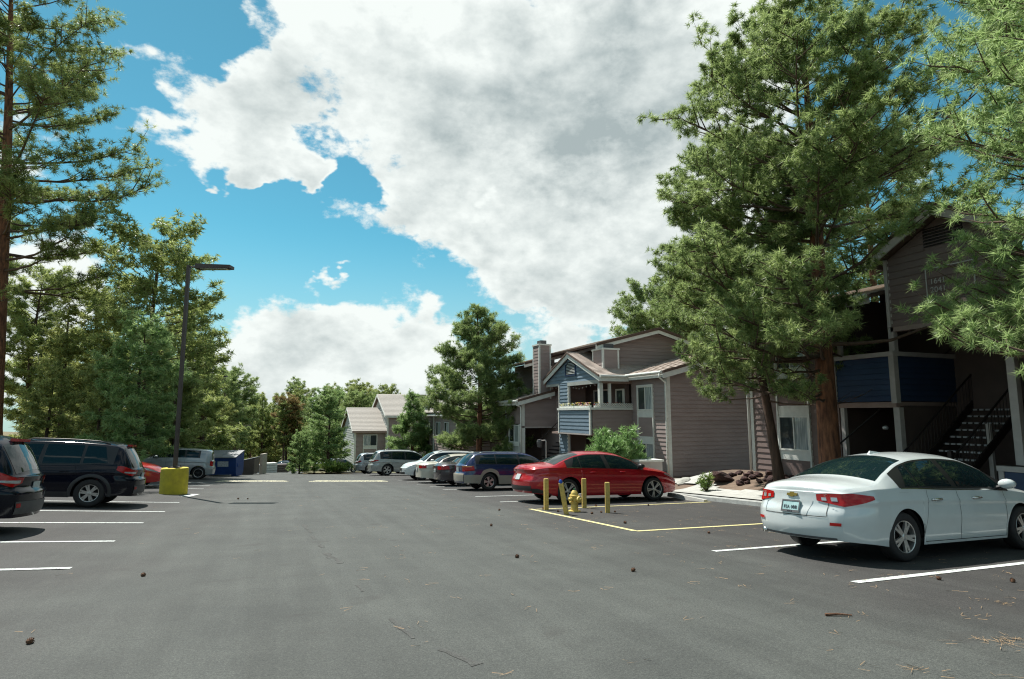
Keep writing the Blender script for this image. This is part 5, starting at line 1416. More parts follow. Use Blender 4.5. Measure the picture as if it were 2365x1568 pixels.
# ------------------------------------------------------------ street furniture
def ground_at(x, y): return float(base_z(x, y))
def lamp_post(x, y, label, h=8.25, base=True, arm=1.6, yaw=0.0, zoff=0.0):
    t = thing('lamp_post', label, 'lamp post', (x, y, ground_at(x, y) + zoff), 'lamp posts along the left side of the lot')
    t.rotation_euler = (0, 0, yaw)
    if base:
        MB().lathe([(.0, -.1), (.44, -.1), (.445, .02), (.44, .86), (.425, .90), (.0, .905)], 28).build('base', M_YELLOW, t, smooth=False)
        MB().box(-.17, .17, -.17, .17, .905, .93).build('anchor_plate', M_POLE, t)
        for a in (-.12, .12):
            for b in (-.12, .12): MB().tube([(a, b, .93), (a, b, .99)], .016, 6).build('bolt', M_GREYP, t)
    z0 = .93 if base else 0
    MB().box(-.055, .055, -.055, .055, z0, h).build('pole', M_POLE, t)
    MB().tube([(0.05, 0, h - .05), (.35, 0, h - .05)], .03, 6).build('arm', M_POLE, t)
    hd = MB().prism([(.30, h - .14), (arm, h - .13), (arm, h - .02), (.34, h + .03)], 'y', -.19, .19).build('lamp_head', M_POLE, t)
    box('lens', M_LAMP, hd, .5, arm - .12, -.15, .15, h - .15, h - .139)
    return t
lamp_post(-3.15, 24.62, 'tall lamp post on the nearest round yellow concrete base', yaw=-PSI)
lamp_post(-5.4, 58.5, 'second lamp post rising behind the blue dumpster', yaw=-PSI, base=True)
lamp_post(-6.3, 97, 'third lamp post, thin and distant, before the far pines', yaw=-PSI)
lamp_post(-4.6, 104, 'fourth lamp post, lower and farther down the road', yaw=-PSI, h=7)
lamp_post(-5.2, 122, 'smallest and farthest lamp post down the road', yaw=-PSI, h=7)

# bollards round the hydrant
def bollard(x, y, label, h=.92, lean=(0, 0), cap=None, r=.055):
    z = ground_at(x, y)
    t = thing('bollard', label, 'bollard', (x, y, z), 'yellow posts round the hydrant')
    t.rotation_euler = (lean[0], lean[1], -PSI + random.uniform(-.2, .2))
    MB().box(-r, r, -r, r, -.15, h).build('post', M_YELLOW2, t)
    if cap: MB().lathe([(.045, h), (.045, h + .05), (.025, h + .085), (0, h + .09)], 12).build('blue_reflector', mat('blue_reflector', (.02, .08, .4), .2, var=.1), t)
    else: MB().box(-r * .93, r * .93, -r * .93, r * .93, h, h + .012).build('cap', M_YELLOW2, t)
    return t
bollard(6.66, 14.5, 'square yellow post leftmost of the four, by the red sedan tail', .78)
bollard(6.64, 13.3, 'leaning yellow post with a blue reflector on top', .74, lean=(0.02, -0.17), cap=True)
bollard(7.86, 14.68, 'upright yellow post standing right behind the hydrant', .76)
bollard(7.77, 13.3, 'yellow post right of the hydrant, the one nearest the open stall', .72)
# hydrant
t = thing('fire_hydrant', 'yellow fire hydrant with two side nozzles between the yellow posts', 'hydrant', (7.14, 13.85, ground_at(7.14, 13.85)))
t.scale = (.80, .80, .74)
MB().lathe([(.0, .0), (.19, 0), (.19, .04), (.12, .05), (.115, .28), (.16, .29), (.165, .33), (.125, .34), (.125, .50), (.155, .51), (.155, .55), (.12, .56), (.10, .64), (.06, .70), (0, .715)], 20).build('barrel', M_HYD, t, smooth=False)
MB().lathe([(0, .715), (.028, .715), (.024, .77), (0, .775)], 6).build('operating_nut', mat('green_nut', (.05, .2, .09), .5, var=.1), t)
for a in (0.4, 0.4 + math.pi):
    n = MB().lathe([(.065, .10), (.065, .17), (.08, .17), (.08, .215), (.05, .225), (.03, .26), (0, .26)], 12, axis='x').build('side_nozzle', M_HYD, t)
    n.location = (0, 0, .43); n.rotation_euler = (0, 0, a)
n = MB().lathe([(.085, .10), (.085, .17), (.105, .17), (.105, .22), (.06, .23), (.035, .27), (0, .27)], 14, axis='x').build('pumper_nozzle', M_HYD, t)
n.location = (0, 0, .42); n.rotation_euler = (0, 0, 0.4 - math.pi / 2)
MB().tube([(.16, .06, .44), (.2, 0, .3), (.1, -.1, .25)], .006, 5).build('cap_chain', M_GREYP, t)

# wheel stop in front of the red car
def wheel_stop(y, label):
    z = ground_at(12.15, y)
    o = MB().prism([(-.09, 0), (.09, 0), (.06, .12), (-.06, .12)], 'y', -.9, .9).build('wheel_stop', M_CONC)
    o.location = (12.2, y, z); o.rotation_euler = (0, -.023, 0)
    tag(o, label, 'wheel stop', 'concrete wheel stops')
wheel_stop(16.0, 'concrete wheel stop in front of the red sedan'); 

# dumpsters
M_DBLUE = mat('dumpster_blue', (0.014, 0.05, 0.20), .5, var=.15, scale=3)
M_DLID = mat('dumpster_lid', (0.16, 0.17, 0.18), .55, var=.15, scale=4)
M_DBRN = mat('dumpster_brown', (0.13, 0.10, 0.085), .6, var=.15, scale=3)
M_STICK = mat('sticker', (.5, .52, .55), .6, var=.3, scale=14)
M_STICKY = mat('orange_sticker', (.62, .38, .08), .6, var=.2, scale=14)
def dumpster(x, y, yaw, label, m, lids=True, s=1.0, sticker=True):
    t = thing('dumpster', label, 'dumpster', (x, y, ground_at(x, y)), 'dumpsters beside the lane')
    t.rotation_euler = (0, 0, yaw); t.scale = (s, s, s)
    MB().prism([(-.75, .12), (.60, .12), (.75, 1.15), (-.75, 1.45)], 'x', -.95, .95).build('bin', m, t)
    for a in (-.7, .7): MB().box(-.95 if a < 0 else .65, -.65 if a < 0 else .95, -.6, .5, 0, .12).build('skid', m, t)
    for k, a in enumerate((-.95, .01)):
        MB().add([(a, .80, 1.16), (a + .94, .80, 1.16), (a + .94, -.80, 1.48), (a, -.80, 1.48), (a, .80, 1.20), (a + .94, .80, 1.20), (a + .94, -.80, 1.56), (a, -.80, 1.56)], [(0, 3, 2, 1), (4, 5, 6, 7), (0, 1, 5, 4), (1, 2, 6, 5), (2, 3, 7, 6), (3, 0, 4, 7)]).build('lid', M_DLID, t)
    for a in (-.99, .95): MB().box(a, a + .04, -.4, .4, .6, .8).build('fork_pocket', m, t)
    if sticker:
        MB().add([(-.5, .69, .62), (.15, .69, .62), (.15, .735, .95), (-.5, .735, .95)], [(0, 3, 2, 1)]).build('sticker', M_STICK, t)
        MB().add([(.45, .70, .85), (.8, .70, .85), (.8, .74, 1.05), (.45, .74, 1.05)], [(0, 3, 2, 1)]).build('sticker', M_STICKY, t)
    return t
dumpster(-2.9, 45.3, math.pi - PSI + 0.1, 'blue dumpster with a grey lid and white sticker behind the boxy wagon', M_DBLUE, s=1.05)
dumpster(-1.6, 50.5, math.pi / 2 - 0.2, 'brown dumpster with its dark lid tilted, behind the blue dumpster', M_DBRN, s=.85)
w = MB().box(-.6, .6, -.1, .1, 0, 1.6).build('enclosure_wall', mat('tan_block', (.42, .38, .32), .85, var=.1, scale=4))
w.location = (-0.55, 52.6, ground_at(-.55, 52.6)); w.rotation_euler = (0, 0, 1.3); tag(w, 'pale tan block wall end of the bin enclosure beside the dumpsters', 'wall')
# heap of crates and sacks beyond the bins
def crate(x, y, sx, sy, sz, m, label, nm='crate', yaw=0.3):
    t = thing(nm, label, 'crate', (x, y, ground_at(x, y)), 'boxes stacked beyond the dumpsters'); t.rotation_euler = (0, 0, yaw)
    for k in range(4): MB().box(-sx, sx, -sy, sy, k * sz / 4 + .01, (k + 1) * sz / 4 - .02).build('slat', m, t)
    return t
crate(-0.1, 66, .6, .5, 1.0, M_TRIM, 'white crate lying beyond the bin enclosure wall'); crate(.9, 70, .8, .5, .9, M_DBRN, 'brown crate beyond the bins beside the yellow lamp bases', yaw=.1)
crate(-1.2, 64, .5, .5, .8, M_STICK, 'pale grey crate stacked nearest the bin enclosure')

# path light on a bent post by the low wing stair
px_, py_ = 13.75, 29.9
t = thing('path_light', 'small grey path light on a post before the dark stair recess', 'path light', (px_, py_, float(verge_z(px_, py_))))
MB().tube([(0, 0, -.1), (0, 0, 1.9), (-.02, .04, 2.0)], .035, 8).build('post', M_GTRIM, t); MB().tube([(-.02, .04, 1.98), (-.2, .32, 1.95)], .03, 6).build('arm', M_GTRIM, t)
o = MB().lathe([(.0, .1), (.13, .08), (.16, -.05), (.12, -.32), (0, -.34)], 10).build('lamp_head', M_GREYP, t); o.location = (-.22, .36, 1.92)
# utility box beside the shrub
ub = thing('utility_box', 'low beige utility box half hidden between the red sedan and the leafy shrub', 'utility box', (15.2, 22.6, float(verge_z(15.2, 22.6))))
MB().box(-.55, .55, -.35, .35, -.1, .95).build('cabinet', M_GTRIM, ub); MB().box(-.6, .6, -.4, .4, .95, 1.03).build('lid', M_TRIM, ub); MB().box(-.12, .12, -.37, -.35, .5, .6).build('latch', M_GREYP, ub)

# ------------------------------------------------------------ pines and other plants
M_BARK = mat('ponderosa_bark', (0.060, 0.026, 0.016), .95, scale=9, col2=(0.27, 0.115, 0.058), bump=1.0, bscale=16, stretch=(1, 1, .22), detail=7)
M_BARK2 = mat('dark_bark', (0.040, 0.026, 0.019), .95, scale=7, col2=(0.105, 0.062, 0.042), bump=1.0, bscale=16, stretch=(1, 1, .25))
M_TWIG = mat('twig_bark', (0.06, 0.036, 0.024), .9, scale=9, col2=(0.12, 0.08, 0.055))
def foliage_mat(name, dark, light, trans=0.60, rough=.42, spec=.5):
    m = bpy.data.materials.new(name); N, L, b = nodes_of(m)
    at = N.new('ShaderNodeAttribute'); at.attribute_name = 'tone'
    r = N.new('ShaderNodeValToRGB'); e = r.color_ramp.elements
    e[0].position = 0.0; e[0].color = (*dark, 1); e[1].position = 1.0; e[1].color = (*light, 1)
    L.new(at.outputs['Fac'], r.inputs[0]); L.new(r.outputs[0], b.inputs['Base Color'])
    b.inputs['Roughness'].default_value = rough; b.inputs['Specular IOR Level'].default_value = spec
    tr = N.new('ShaderNodeBsdfTranslucent'); L.new(r.outputs[0], tr.inputs[0])
    mx = N.new('ShaderNodeMixShader'); mx.inputs[0].default_value = trans
    L.new(b.outputs[0], mx.inputs[1]); L.new(tr.outputs[0], mx.inputs[2])
    L.new(mx.outputs[0], N['Material Output'].inputs[0])
    return m
M_NEED = foliage_mat('pine_needles', (0.1, 0.17, 0.048), (0.37, 0.46, 0.18))
M_NEED_Y = foliage_mat('pine_needles_olive', (.15, .19, .05), (.45, .49, .18))
M_NEED_G = foliage_mat('pine_needles_fresh', (0.11, 0.22, 0.055), (0.4, 0.52, 0.22))
M_NEED_D = foliage_mat('pine_needles_deep', (0.13, 0.19, 0.05), (0.42, 0.48, 0.17))
M_NEED_R = foliage_mat('pine_needles_rusty', (0.17, 0.125, 0.045), (0.33, 0.25, 0.1))
M_LEAF = foliage_mat('shrub_leaves', (0.14, 0.26, 0.07), (0.36, 0.54, 0.22), .35)
M_BUSH = foliage_mat('hedge_leaves', (0.1, 0.18, 0.035), (0.28, 0.38, 0.09), .3)
M_CONE = mat('pine_cone', (0.085, 0.038, 0.020), .9, scale=30, col2=(0.17, 0.085, 0.045), bump=.5, bscale=60)

def tubes_np(paths, radii, n):
    """many tubes (same point count) -> arrays"""
    P = np.asarray(paths, float); Rr = np.asarray(radii, float)
    B_, K, _ = P.shape
    T = np.empty_like(P); T[:, 1:-1] = P[:, 2:] - P[:, :-2]; T[:, 0] = P[:, 1] - P[:, 0]; T[:, -1] = P[:, -1] - P[:, -2]
    T /= np.maximum(np.linalg.norm(T, axis=-1, keepdims=True), 1e-9)
    ref = np.where(np.abs(T[..., 2:3]) < .9, [0, 0, 1.0], [1.0, 0, 0])
    A = np.cross(T, ref); A /= np.linalg.norm(A, axis=-1, keepdims=True); Bn = np.cross(T, A)
    th = np.arange(n) * 2 * np.pi / n
    V = P[:, :, None] + (A[:, :, None] * np.cos(th)[:, None] + Bn[:, :, None] * np.sin(th)[:, None]) * Rr[:, :, None, None]
    b, k, q = np.meshgrid(np.arange(B_), np.arange(K - 1), np.arange(n), indexing='ij')
    i0 = (b * K + k) * n + q; i1 = (b * K + k) * n + (q + 1) % n
    F = np.stack([i0, i1, i1 + n, i0 + n], -1).reshape(-1, 4)
    return V.reshape(-1, 3), F
def tufts_np(rg, pos, dr, length, K, width, spread=1.0, tone=None, droop=0.0, quad=False, ball=.15):
    """needle sprays: pos (T,3), dr (T,3) twig direction; each needle one thin triangle"""
    T_ = len(pos)
    z = rg.uniform(-ball, 1.0, (T_, K)); ph = rg.uniform(0, 2 * np.pi, (T_, K))
    z = np.cos(np.arccos(np.clip(z, -1, 1)) * spread)
    sr = np.sqrt(np.maximum(0, 1 - z * z))
    d = dr / np.maximum(np.linalg.norm(dr, axis=1, keepdims=True), 1e-9)
    ref = np.where(np.abs(d[:, 2:3]) < .9, [0, 0, 1.0], [1.0, 0, 0])
    a = np.cross(d, ref); a /= np.linalg.norm(a, axis=1, keepdims=True); b = np.cross(d, a)
    N = d[:, None] * z[..., None] + a[:, None] * (sr * np.cos(ph))[..., None] + b[:, None] * (sr * np.sin(ph))[..., None]
    ln = length[:, None] * rg.uniform(.75, 1.1, (T_, K))
    back = rg.uniform(0, .55, (T_, K)) * length[:, None]
    base = pos[:, None] - d[:, None] * back[..., None]
    tip = base + N * ln[..., None]; tip[..., 2] -= droop * ln
    sd_ = np.cross(N, rg.normal(size=(T_, K, 3))); sd_ /= np.maximum(np.linalg.norm(sd_, axis=-1, keepdims=True), 1e-9)
    wv = sd_ * (width * rg.uniform(.7, 1.3, (T_, K)))[..., None]
    mid = base + N * ln[..., None] * .3
    V = np.stack([mid + wv * .5, tip, mid - wv * .5, base], 2)
    if quad:
        V = V.reshape(-1, 3); i = np.arange(T_ * K) * 4; F = np.stack([i, i + 1, i + 2, i + 3], -1); rep = 4
    else:
        V = np.stack([base + wv * .5, tip, base - wv * .5], 2).reshape(-1, 3); i = np.arange(T_ * K) * 3; F = np.stack([i, i + 1, i + 2], -1); rep = 3
    tn = (tone[:, None] + rg.uniform(-.18, .18, (T_, K))).clip(0, 1)
    return V, F, np.repeat(tn.ravel(), rep)

def pine_data(seed, H, r0, crown0, prof, nbr, tuft, K, width, lean=(0, 0), sub=6, blen=1.0, up=0.25, jag=.25, gaps=0.0, dead=0, bend=.15, azr=None, tone0=.5, twigs=True, droop_lo=-.25, tmax=10**9, along=1.0, shy=None, ball=.15, clus=1, pack=.62, short=.72):
    """one pine: trunk tube, limbs, sprays. prof(t) = crown radius at t (0 crown base .. 1 top)"""
    rg = np.random.default_rng(seed)
    K_ = 14
    h = np.linspace(0, 1, K_)
    ph = rg.uniform(0, 6, 2)
    tr = np.stack([lean[0] * h * H + bend * np.sin(h * 5 + ph[0]) * h, lean[1] * h * H + bend * np.sin(h * 4 + ph[1]) * h, h * H - .25], -1)
    rad = r0 * (1 - h) ** .75 * .92 + .012; rad[0] = r0 * 1.25
    trV, trF = tubes_np(tr[None], rad[None], 12)
    at = lambda q: np.stack([np.interp(q, h, tr[:, k]) for k in range(3)], -1)
    bp, brd, sp, srd, tp, td, tt = [], [], [], [], [], [], []
    for i in range(nbr):
        t = (i + rg.uniform(0, 1)) / nbr
        t = t ** .92
        q = crown0 + (1 - crown0) * t * .985
        if gaps and rg.random() < gaps: continue
        az = rg.uniform(0, 2 * np.pi) if azr is None else rg.uniform(*azr)
        if shy is not None and t < shy[2] and abs((az - shy[0] + np.pi) % (2 * np.pi) - np.pi) < shy[1] and rg.random() < shy[3]: continue
        L_ = prof(t) * rg.uniform(1 - jag, 1 + jag * .5) * blen
        if L_ < .12: L_ = .12
        o = at(q)
        el = droop_lo + (up + .75 - droop_lo) * t ** 1.2 + rg.uniform(-.15, .15)
        n = 6; s = np.linspace(0, 1, n)
        side = rg.uniform(-.18, .18)
        rr = L_ * s
        a2 = az + side * s
        zz = L_ * (np.tan(np.clip(el, -.9, 1.15)) * s * .75 + .30 * s ** 2 * (1 - t * .5) + .03 * rg.normal(size=n) * s)
        path = o + np.stack([rr * np.cos(a2), rr * np.sin(a2), zz], -1)
        bp.append(path); b0 = max(.010, r0 * .22 * (L_ / max(.1, prof(.2))) * (1 - .55 * t)); brd.append(np.maximum(.005, b0 * (1 - s * .85)))
        d = path[-1] - path[-2]
        tp.append(path[-1]); td.append(d); tt.append(t)
        if dead and t < dead and rg.random() < .65: tp.pop(); td.pop(); tt.pop()
        for f in rg.uniform(.5, .98, int(L_ / .45 * along)):
            if dead and t < dead: break
            p0 = np.array([np.interp(f, s, path[:, k]) for k in range(3)])
            tp.append(p0 + rg.normal(size=3) * .10 + [0, 0, .08]); td.append(d + rg.normal(size=3) * .3 + [0, 0, .35]); tt.append(t)
        m = max(2, int(sub * L_ / max(.6, prof(.25)) + 1))
        for j in range(m):
            f = rg.uniform(.28, 1.0) if t > .25 else rg.uniform(.4, 1.0)
            p0 = np.array([np.interp(f, s, path[:, k]) for k in range(3)])
            dd = np.array([np.cos(a2[-1] + (1 if j % 2 else -1) * rg.uniform(.5, 1.1)), np.sin(a2[-1] + (1 if j % 2 else -1) * rg.uniform(.5, 1.1)), rg.uniform(-.05, .75)])
            l2 = L_ * rg.uniform(.16, .36) * (1.15 - f * .5) + .12
            p1 = p0 + dd * l2 * .55; p2 = p0 + dd * l2 + np.array([0, 0, .12 * l2])
            sp.append([p0, p1, p2]); srd.append([max(.008, b0 * .4), max(.006, b0 * .25), .004])
            if dead and t < dead and rg.random() < .55: continue
            tp.append(p2); td.append(p2 - p1 + [0, 0, .25 * l2]); tt.append(t)
            if l2 > .35:
                tp.append(p1 + rg.normal(size=3) * .05); td.append(dd + rg.normal(size=3) * .5 + [0, 0, .4]); tt.append(t)
                e2 = p1 + (np.array([-dd[1], dd[0], .5]) * (1 if rg.random() < .5 else -1)) * l2 * .45 * np.array([1, 1, .6]); e2[2] = p1[2] + abs(l2 * .2)
                tp.append(e2); td.append(e2 - p1 + [0, 0, .1]); tt.append(t)
                sp.append([p1, (p1 + e2) / 2, e2]); srd.append([.008, .006, .004])
    tp, td, tt = np.array(tp), np.array(td), np.array(tt)
    tp = np.concatenate([tp, at(np.linspace(.93, 1, 5)) + [0, 0, .1]]); td = np.concatenate([td, np.tile([0, 0, 1.0], (5, 1))]); tt = np.concatenate([tt, np.ones(5)])
    td = td / np.maximum(np.linalg.norm(td, axis=1, keepdims=True), 1e-9)
    td[:, 2] += .25
    if len(tp) > tmax:
        k = rg.permutation(len(tp))[:tmax]; tp, td, tt = tp[k], td[k], tt[k]
    tone = np.clip(tone0 + rg.normal(0, .20, len(tp)), 0, 1)
    if clus > 1:
        n0 = len(tp); off = rg.normal(size=(n0, clus, 3)); off /= np.linalg.norm(off, axis=-1, keepdims=True); off[:, 0] *= .2
        off[..., 2] = off[..., 2] * .8 + .15
        rad_ = tuft * pack * rg.uniform(.6, 1.25, (n0, 1, 1))
        tp = (tp[:, None] + off * rad_ + td[:, None] * tuft * .15).reshape(-1, 3)
        td = (td[:, None] * .75 + off * .9).reshape(-1, 3); tone = np.repeat(tone, clus) + rg.normal(0, .07, n0 * clus)
        tuft, K = tuft * short, max(6, int(K * 1.15 / clus))
        tone = np.clip(tone, 0, 1)
    ln = tuft * rg.uniform(.75, 1.2, len(tp))
    nV, nF, nT = tufts_np(rg, tp, td, ln, K, width, tone=tone, droop=.06, ball=ball)
    w1 = tubes_np(np.array(bp), np.array(brd), 6)
    w2 = tubes_np(np.array(sp), np.array(srd), 4 if twigs else 3) if sp else None
    wV, wF = [trV], [trF]; base = len(trV)
    parts = {'trunk': (trV, trF), 'limbs': w1, 'twigs': w2, 'needles': (nV, nF, nT), 'n': len(tp)}
    return parts
def join(a, b):
    return np.concatenate([a[0], b[0]]), np.concatenate([a[1], b[1] + len(a[0])])
def plant_pine(d, loc, label, group, bark=M_BARK, need=M_NEED, name='pine_tree', yaw=0.0, scale=1.0, cat='pine'):
    t = thing(name, label, cat, loc, group); t.rotation_euler = (0, 0, yaw); t.scale = (scale,) * 3
    np_mesh('trunk', *d['trunk'], bark, t, smooth=True)
    lv = d['limbs'] if d['twigs'] is None else join(d['limbs'], d['twigs'])
    o = np_mesh('limbs', *lv, M_TWIG, t, smooth=True); o['kind'] = 'stuff'
    V, F, T_ = d['needles']
    o = np_mesh('crown', V, F, need, t, attr=T_); o['kind'] = 'stuff'
    return t
def cone_prof(R0, p=.85, lo=.75): return lambda t: R0 * (lo + (1 - lo) * min(1, t / .2)) * max(0.05, (1 - t)) ** p
def round_prof(R0, peak=.35): return lambda t: R0 * max(.12, 1 - ((t - peak) / (1.02 - peak if t > peak else peak + .55)) ** 2) ** .6
def vz(x, y): return float(verge_z(x, y)) if x > 12.7 else float(base_z(x, y))
# big ponderosa in front of the near block
BIG = 'pines in front of the near apartment block'
d = pine_data(3, 14.3, .34, .20, lambda t: 4.3 * max(.06, 1 - ((t - .36) / (.67 if t > .36 else .62)) ** 2) ** .78, 150, .34, 132, .0205, pack=.52, short=.56, sub=8, up=.15, jag=.30, dead=.10, tone0=.70, droop_lo=-.32, along=.35, shy=(-.55, 1.15, .46, .9), ball=.35, clus=6)
plant_pine(d, (15.0, 13.06, vz(15, 13.06)), 'largest dense pine, its thick rust-brown trunk before the navy balcony', BIG)
NT = [d['n']]
d = pine_data(8, 12.0, .17, .24, lambda t: 3.0 * max(.06, 1 - ((t - .25) / .8) ** 2) ** .7, 70, .33, 120, .0205, pack=.52, short=.56, ball=.35, clus=6, lean=(-.04, .10), sub=7, up=.15, dead=.12, tone0=.5, droop_lo=-.35)
plant_pine(d, (15.25, 15.2, vz(15.25, 15.2)), 'slender leaning pine rising from the lava rock bed', BIG, bark=M_BARK2); NT.append(d['n'])
d = pine_data(21, 14.5, .30, .16, lambda t: 3.95 * max(.06, 1 - ((t - .15) / .92) ** 2) ** .55, 205, .27, 66, .0165, ball=.3, clus=3, sub=11, up=.1, jag=.18, tone0=.86, droop_lo=-.22, along=.8)
plant_pine(d, (14.5, 4.45, vz(14.5, 4.45)), 'nearest pine with bright long needles reaching over the white sedan', BIG, need=M_NEED_G); NT.append(d['n'])
d = pine_data(33, 12.6, .3, .12, lambda t: 4.6 * max(.08, 1 - ((t - .4) / .62) ** 2) ** .6, 110, .42, 60, .032, sub=8, tone0=.5, clus=3, ball=.35)
plant_pine(d, (25.6, 27.5, -1.5), 'round-topped pine standing between the two apartment blocks', 'pines behind the apartments', need=M_NEED)
d = pine_data(34, 14.6, .3, .2, lambda t: 4.1 * max(.1, 1 - ((t - .45) / .58) ** 2) ** .5, 120, .46, 36, .05, sub=7, jag=.12, tone0=.55, clus=3, ball=.35)
plant_pine(d, (31.0, 44.0, -2.8), 'broad dark pine rising behind the roof of the blue-bay block', 'pines behind the apartments', need=M_NEED)
d = pine_data(35, 15, .3, .2, lambda t: 4.4 * max(.1, 1 - ((t - .45) / .6) ** 2) ** .5, 80, .40, 28, .045, sub=11, tone0=.42)
plant_pine(d, (26.5, 20.0, -1.0), 'pine behind the near block, seen right of the thick trunk', 'pines behind the apartments', need=M_NEED)
# pine before the low wing and the small one beyond
d = pine_data(41, 11.4, .24, .13, lambda t: 3.6 * max(.04, 1 - t ** 2.0) ** .9 * (.85 + .15 * min(1, t / .15)), 120, .38, 78, .028, sub=8, up=.3, jag=.22, tone0=.52, along=.6, clus=4, ball=.35)
plant_pine(d, (12.9, 38.8, vz(13, 38.8)), 'dense cone-shaped pine beside the low wing roof, behind the parked cars', 'pines along the apartment row', need=M_NEED)
d = pine_data(42, 7.2, .18, .1, lambda t: 2.3 * (.8 + .2 * min(1, t / .15)) * max(.05, 1 - t) ** .75, 75, .38, 54, .036, sub=8, up=.4, tone0=.52, clus=3, ball=.35)
plant_pine(d, (11.9, 55.0, vz(11.9, 55)), 'small cone-shaped pine behind the silver crossovers', 'pines along the apartment row', need=M_NEED_G)
# tall pine at the left edge
d = pine_data(51, 33, .46, .27, lambda t: 6.0 * max(.2, 1 - ((t - .35) / .70) ** 2) ** .5, 110, .48, 56, .035, clus=4, ball=.35, lean=(-.055, .02), sub=9, up=.05, jag=.35, gaps=.14, tone0=.40, dead=.05, droop_lo=-.2)
plant_pine(d, (-14.3, 42.0, float(base_z(-14.3, 42.0))), 'tall open pine at the left frame edge with a long bare red-brown trunk', 'pines along the left verge', need=M_NEED_D)
# left grove, each its own tree
PROTO = []
for (sd_, H_, r_, c0, pf, nb, tf) in ((61, 14, .26, .10, lambda t: 3.2 * max(.12, 1 - ((t - .45) / .6) ** 2) ** .5, 70, .40), (62, 12, .22, .06, lambda t: 2.4 * max(.05, 1 - t) ** .7, 60, .38), (63, 10, .2, .05, lambda t: 2.3 * max(.1, 1 - ((t - .25) / .8) ** 2) ** .6, 60, .36),
                               (64, 15, .26, .22, lambda t: 2.6 * max(.15, 1 - ((t - .5) / .55) ** 2) ** .5, 60, .42), (65, 13, .24, .12, lambda t: 2.7 * max(.08, 1 - ((t - .3) / .75) ** 2) ** .6, 65, .40), (66, 16, .27, .30, lambda t: 2.5 * max(.15, 1 - ((t - .55) / .5) ** 2) ** .5, 55, .42), (67, 15, .22, .14, lambda t: 1.9 * max(.04, 1 - t) ** .6, 55, .40)):
    dd = pine_data(sd_, H_, r_, c0, pf, int(nb * 1.2), tf * 1.15, 27, .060, sub=7, tone0=.64, jag=.3, twigs=False, ball=.35, clus=3, along=.6)
    wood = join(dd['limbs'], dd['twigs'])
    PROTO.append((H_, dd, wood))
MESH_CACHE = {}
def forest_pine(k, x, y, height, label, group, need, wide=1.0, bark=M_BARK2, z=None):
    H_, dd, wood = PROTO[k]
    s = height / H_
    t = thing('pine_tree', label, 'pine', (x, y, float(far_z(np.array(x), np.array(y))) if z is None else z), group)
    t.rotation_euler = (0, 0, random.uniform(0, 6.28)); t.scale = (s * wide, s * wide, s)
    if k not in MESH_CACHE:
        a = np_mesh('trunk', *dd['trunk'], bark, t, smooth=True)
        b = np_mesh('limbs', *wood, M_TWIG, t, smooth=True); b['kind'] = 'stuff'
        V, F, T_ = dd['needles']; c = np_mesh('crown', V, F, need, t, attr=T_); c['kind'] = 'stuff'
        MESH_CACHE[k] = (a, b, c)
    else:
        for o in MESH_CACHE[k]:
            c = o.copy(); COL.objects.link(c); c.parent = t
    c.material_slots[0].link = 'OBJECT'; c.material_slots[0].material = need
    return t
GL = 'pines of the left grove'
grove = [ # x, y, height, kind, width, needles, label
    (-7.2, 42.6, 14.5, 0, 1.1, M_NEED_D, 'tallest round-topped pine of the left grove, behind the yellow-based lamp post'),
    (-11.3, 47.5, 13.5, 6, 1.25, M_NEED_Y, 'spire-topped pine left of the tallest one in the grove'),
    (-11.7, 43.3, 10.3, 1, 1.05, M_NEED_Y, 'olive pine near the left edge trunk, above the black crossover'),
    (-6.3, 34.7, 7.7, 2, 1.05, M_NEED_G, 'bright green young pine at the front of the left grove'),
    (-5.7, 49.6, 12.7, 1, 1.2, M_NEED_D, 'dark pine right behind the near lamp pole'),
    (-17.4, 56.3, 14.3, 3, 1.0, M_NEED_D, 'dark pine directly behind the left edge trunk'),
    (-11.0, 38.7, 5.6, 2, 1.0, M_NEED_Y, 'low olive pine between the edge trunk and the black crossover'),
    (-8.2, 36.5, 5.6, 2, .95, M_NEED_Y, 'short yellowish pine behind the black crossover roof'),
    (-5.4, 40.8, 6.2, 2, 1.0, M_NEED_D, 'short dark pine just left of the near lamp pole'),
    (-13.4, 52.6, 10.1, 1, 1.1, M_NEED_Y, 'pine filling the gap behind the spire-topped pine'),
    (-10.9, 53.7, 12.7, 1, 1.0, M_NEED_D, 'pine half hidden behind the bright young pine'),
    (-5.4, 55.8, 10.4, 1, 1.1, M_NEED_D, 'pine between the near lamp pole and the second one'),
    (-4.8, 68.5, 9.6, 0, .9, M_NEED, 'pine just right of the second lamp post'),
    (-3.8, 72.4, 10.4, 3, 1.2, M_NEED, 'round-topped pine beside the second lamp post arm'),
    (-5.0, 64.3, 6.6, 2, 1.2, M_NEED_Y, 'lower pine under the second lamp post arm'),
    (-16.5, 58.1, 9.4, 4, 1.2, M_NEED_Y, 'back-row pine behind the olive pine'),
    (-8.5, 59.2, 11.4, 0, 1.0, M_NEED_D, 'back-row pine behind the near lamp pole'),
]
for (x, y, hh, k, wd, nd, lab) in grove:
    forest_pine(k, x, y, hh, lab, GL, nd, wd)
